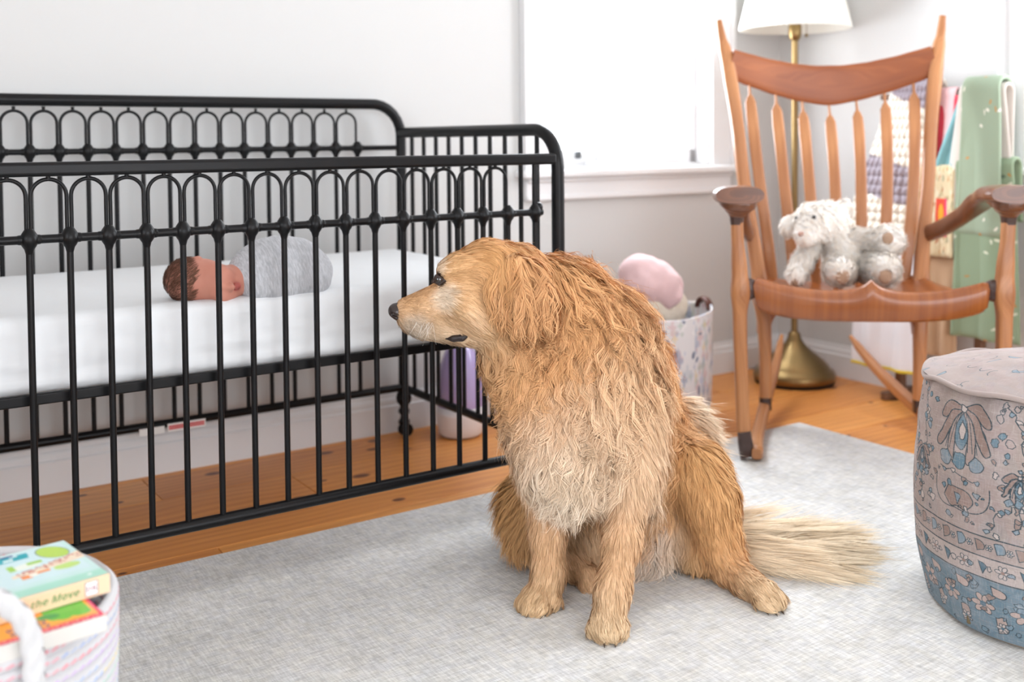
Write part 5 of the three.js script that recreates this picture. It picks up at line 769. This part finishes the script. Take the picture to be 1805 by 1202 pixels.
// ------------------------------------------------------------------ white teddy bear on the chair
{
  const bear = thing('teddy_bear', 'white plush teddy bear with tan paw pads sitting on the rocking chair', 'soft toy', CH.p, CH.t);
  const wht = lin(0xfff7ee), B = new Body(), o = { k: 0.014, len: 0.020, lift: 0.7, wave: 0.12, col: wht, dens: 1 };
  const up = -0.008;
  const ch = (st, e = {}) => B.chain(st.map(([x, y, z, r]) => [x, y + up, z, r]), { ...o, ...e });
  ch([[-0.060, 0.590, -0.250, 0.052], [-0.104, 0.590, -0.225, 0.050]], { flow: [0.5, -0.4, 0] });
  ch([[-0.118, 0.568, -0.200, 0.033], [-0.128, 0.560, -0.188, 0.028]], { flow: [0.5, -0.3, -0.5], len: 0.010 });
  ch([[-0.158, 0.585, -0.240, 0.022], [-0.160, 0.578, -0.236, 0.022]], { flow: [-0.6, -0.6, 0] }); ch([[-0.012, 0.622, -0.270, 0.022]], { flow: [0.4, 0.6, 0] });
  ch([[-0.023, 0.525, -0.270, 0.046], [-0.010, 0.482, -0.258, 0.056]], { flow: [0, -1, 0.1] });
  ch([[-0.105, 0.525, -0.245, 0.024], [-0.132, 0.478, -0.222, 0.027], [-0.150, 0.452, -0.192, 0.022]], { flow: [0, -1, 0.1], k: 0.006 });
  ch([[0.020, 0.545, -0.250, 0.027], [0.060, 0.540, -0.220, 0.029], [0.086, 0.545, -0.185, 0.039]], { flow: [0.7, 0.2, 0.4], k: 0.008 });
  ch([[-0.034, 0.468, -0.200, 0.038], [-0.053, 0.474, -0.125, 0.037]], { flow: [0, 0.3, 0.8], k: 0.008 }); ch([[0.042, 0.469, -0.220, 0.038], [0.064, 0.474, -0.135, 0.040]], { flow: [0, 0.3, 0.8], k: 0.008 });
  const pads = [[0.076, 0.556 + up, -0.147, 0.018, [-0.25, 0.2, 1]], [-0.050, 0.462 + up, -0.0885, 0.022, [0, -0.2, 1]], [0.058, 0.462 + up, -0.0955, 0.022, [-0.1, -0.2, 1]], [-0.156, 0.436 + up, -0.172, 0.012, [-0.3, -0.4, 1]]];
  const g = B.mesh([-0.22, 0.41, -0.35], [0.15, 0.68, -0.06], 0.005);
  part('body', g, std(0xf5f2ef, 0.95), bear);
  const f = part('plush', fur(B, g, { guides: 5000, strands: 32000, seed: 7, width: 0.0016, steps: 4, gravity: 0.1, clump: 0.5, tone: 0.04, keep: (x, y, z) => pads.every(([a, b, c, r]) => (x - a) ** 2 + (y - b) ** 2 + (z - c) ** 2 > (r * 0.95) ** 2) }), furMat(0.8), bear, 'white plush pile'); f.userData.kind = 'stuff';
  const tan = std(0xa88c76, 0.95);
  for (const [x, y, z, r, n] of pads) { const m = part('paw_pad', new THREE.SphereGeometry(r, 24, 14), tan, bear, 'tan paw pad'); m.position.set(x, y, z); m.scale.set(0.8, 0.9, 0.35); m.lookAt(m.getWorldPosition(V3()).add(V3(...n).applyAxisAngle(V3(0, 1, 0), CH.t))); }
  const ey = std(0x14100e, 0.1, { clearcoat: 1 });
  for (const [x, y, z] of [[-0.108, 0.609, -0.1765], [-0.148, 0.605, -0.206]]) { const m = part('eye', new THREE.SphereGeometry(0.0062, 16, 12), ey, bear); m.position.set(x, y + up, z); }
  const ns = part('nose', new THREE.SphereGeometry(0.008, 16, 12), std(0xb48f80, 0.6), bear, 'pinkish tan nose'); ns.position.set(-0.143, 0.566 + up, -0.163); ns.scale.set(1.2, 0.8, 0.7);
}

// ------------------------------------------------------------------ newborn baby on the mattress
{
  const ox = 0.70, oy = 0.528, oz = -1.985, skin = lin(0xc98c79), red = lin(0xb46a5b), lipc = lin(0xa9544f), hairc = lin(0x6f4c3c);
  const baby = thing('person', 'newborn baby asleep on the mattress, swaddled in a pale grey wrap', 'person', [ox - 0.016, oy - 0.006, oz + 0.026]); baby.scale.setScalar(0.94);
  const B = new Body(), ch = (st, e = {}) => B.chain(st.map(([x, y, z, r]) => [x - ox, y - oy, z - oz, r]), { k: 0.012, col: skin, ...e });
  ch([[0.600, 0.5735, -1.990, 0.0435], [0.630, 0.5725, -1.988, 0.042]], { k: 0.02 });                 // skull
  ch([[0.655, 0.566, -1.972, 0.031], [0.675, 0.562, -1.975, 0.026]], { k: 0.02 });                     // face
  ch([[0.660, 0.545, -1.958, 0.018], [0.672, 0.545, -1.962, 0.016]], { k: 0.014 });                    // lower cheek
  ch([[0.662, 0.582, -1.960, 0.016]], { k: 0.014 });                                                    // upper cheek
  ch([[0.694, 0.556, -1.966, 0.011]], { k: 0.012 });                                                    // chin
  ch([[0.655, 0.562, -1.942, 0.0045], [0.6685, 0.560, -1.9345, 0.0068]], { k: 0.008 });                 // nose
  for (const s of [-1, 1]) { ch([[0.6700, 0.560 + s * 0.0052, -1.940, 0.0042]], { k: 0.004 }); ch([[0.645, 0.562 + s * 0.0155, -1.951, 0.0085]], { k: 0.008 }); ch([[0.646, 0.562 + s * 0.0075, -1.9425, 0.0011], [0.6485, 0.562 + s * 0.0150, -1.9405, 0.0012], [0.646, 0.562 + s * 0.0225, -1.945, 0.0011]], { k: 0.0015, cut: true }); }
  ch([[0.6805, 0.5545, -1.9425, 0.0028], [0.6795, 0.560, -1.9395, 0.0034], [0.6805, 0.5655, -1.9425, 0.0028]], { k: 0.003, col: lipc });
  ch([[0.6860, 0.5555, -1.9440, 0.0030], [0.6865, 0.560, -1.9415, 0.0036], [0.6860, 0.5645, -1.9440, 0.0030]], { k: 0.003, col: lipc });
  ch([[0.605, 0.612, -1.985, 0.006], [0.620, 0.614, -1.985, 0.007]], { k: 0.006 });                     // ear
  ch([[0.68, 0.565, -1.99, 0.03], [0.76, 0.575, -1.99, 0.042]], { k: 0.02 });                           // neck and shoulders inside the wrap
  const g = B.mesh([-0.17, -0.01, -0.07], [0.12, 0.11, 0.075], 0.0022, (x, y, z) => { const a = B.attr(x, y, z, 0.0012), n = fbm(x * 40 + 5, y * 40, z * 40, 3) - 0.5, k = clamp(0.5 + n * 1.4, 0, 1) * 0.6; return [lerp(a.r, red[0], k * 0.7), lerp(a.g, red[1], k * 0.7), lerp(a.b, red[2], k * 0.7)]; });
  part('body', g, new THREE.MeshPhysicalMaterial({ vertexColors: true, roughness: 0.55, specularIntensity: 0.4, sheen: 0.2, sheenColor: new THREE.Color(1, 0.8, 0.7) }), baby);
  const HB = new Body(); HB.chain([[0.600 - ox, 0.5735 - oy, -1.990 - oz, 0.044], [0.630 - ox, 0.5725 - oy, -1.988 - oz, 0.0425]], { k: 0.02, flow: [0.6, 0.5, 0.25], len: 0.014, lift: 0.10, wave: 0.05, col: hairc });
  const hairG = HB.mesh([-0.17, -0.01, -0.07], [0.12, 0.11, 0.06], 0.004);
  const hr = part('hair', fur(HB, hairG, { guides: 900, strands: 2600, seed: 3, width: 0.0009, steps: 4, gravity: 0, clump: 0.4, tone: 0.2, keep: (x, y, z) => x + ox < 0.602 - 0.10 * (z + oz + 1.99) + 0.020 * (fbm(y * 110, z * 110, 1, 2) - 0.5) }), furMat(0.6), baby, 'short fine brown hair'); hr.userData.kind = 'stuff';
  // wrap
  const S = new Body(), sw = (st, e = {}) => S.chain(st.map(([x, y, z, r]) => [x - ox, y - oy, z - oz, r]), { k: 0.03, ...e });
  sw([[0.715, 0.568, -1.992, 0.036], [0.765, 0.582, -1.995, 0.054], [0.83, 0.583, -2.000, 0.054], [0.868, 0.570, -2.000, 0.042]]);
  sw([[0.73, 0.552, -1.965, 0.024], [0.86, 0.553, -1.965, 0.024]]); sw([[0.725, 0.598, -1.995, 0.024], [0.79, 0.618, -2.0, 0.026]]);
  const map = dataTex(256, 256, (u, v, o) => { const a = pnoise(u * 100, v * 16, 100, 16, 71), b = pnoise(u * 128, v * 128, 128, 128, 72), t = (a - 0.5) * 34 + (b - 0.5) * 12; o[0] = 184 + t; o[1] = 185 + t; o[2] = 189 + t; });
  const sg = S.mesh([-0.06, -0.01, -0.12], [0.24, 0.14, 0.09], 0.004); { const p = sg.attributes.position, uv = new Float32Array(p.count * 2); for (let i = 0; i < p.count; i++) { const x = p.getX(i), y = p.getY(i), z = p.getZ(i); uv[2 * i] = x * 6 + y * 1.2; uv[2 * i + 1] = Math.atan2(z, y - 0.05) * 0.4; const w = (fbm(x * 30 + y * 20, y * 20, z * 20, 3) - 0.5) * 0.005; p.setXYZ(i, x + sg.attributes.normal.getX(i) * w, y + sg.attributes.normal.getY(i) * w, z + sg.attributes.normal.getZ(i) * w); } sg.setAttribute('uv', new THREE.BufferAttribute(uv, 2)); sg.computeVertexNormals(); }
  part('swaddle_wrap', sg, std(0xffffff, 0.95, { map, sheen: 0.3, sheenColor: new THREE.Color(0.8, 0.8, 0.85) }), baby, 'pale heather grey wrap');
}

// ------------------------------------------------------------------ soft things piled in the printed basket
{
  const lump = (name, label, cat, st, mat, amp, freq) => { const S = new Body(); const c = st[0]; S.chain(st.map(([x, y, z, r]) => [x - c[0], y - c[1], z - c[2], r]), { k: 0.05 }); const g = S.mesh([-0.2, -0.16, -0.2], [0.2, 0.16, 0.2], 0.007), p = g.attributes.position; for (let i = 0; i < p.count; i++) { const x = p.getX(i), y = p.getY(i), z = p.getZ(i), w = (fbm(x * freq + 3, y * freq, z * freq, 3) - 0.5) * amp; const n = g.attributes.normal; p.setXYZ(i, x + n.getX(i) * w, y + n.getY(i) * w, z + n.getZ(i) * w); } g.computeVertexNormals(); const m = part(numbered(name), g, mat, scene); m.position.set(c[0], c[1], c[2]); return tag(m, label, cat); };
  lump('pink_blanket', 'dusty pink fleece blanket bundled on top of the printed basket', 'blanket', [[2.06, 0.385, -2.325, 0.062], [2.00, 0.405, -2.33, 0.055], [2.11, 0.375, -2.32, 0.05]], std(0xddbcbd, 0.95, { sheen: 0.6, sheenColor: new THREE.Color(1, 0.85, 0.85) }), 0.050, 11);
  lump('beige_blanket', 'cream fleece blanket stuffed beneath the pink one in the printed basket', 'blanket', [[2.03, 0.330, -2.35, 0.075], [2.10, 0.322, -2.35, 0.06], [1.98, 0.345, -2.37, 0.06]], std(0xe2d6c4, 0.95), 0.040, 14);
}

renderer.render(scene, camera);
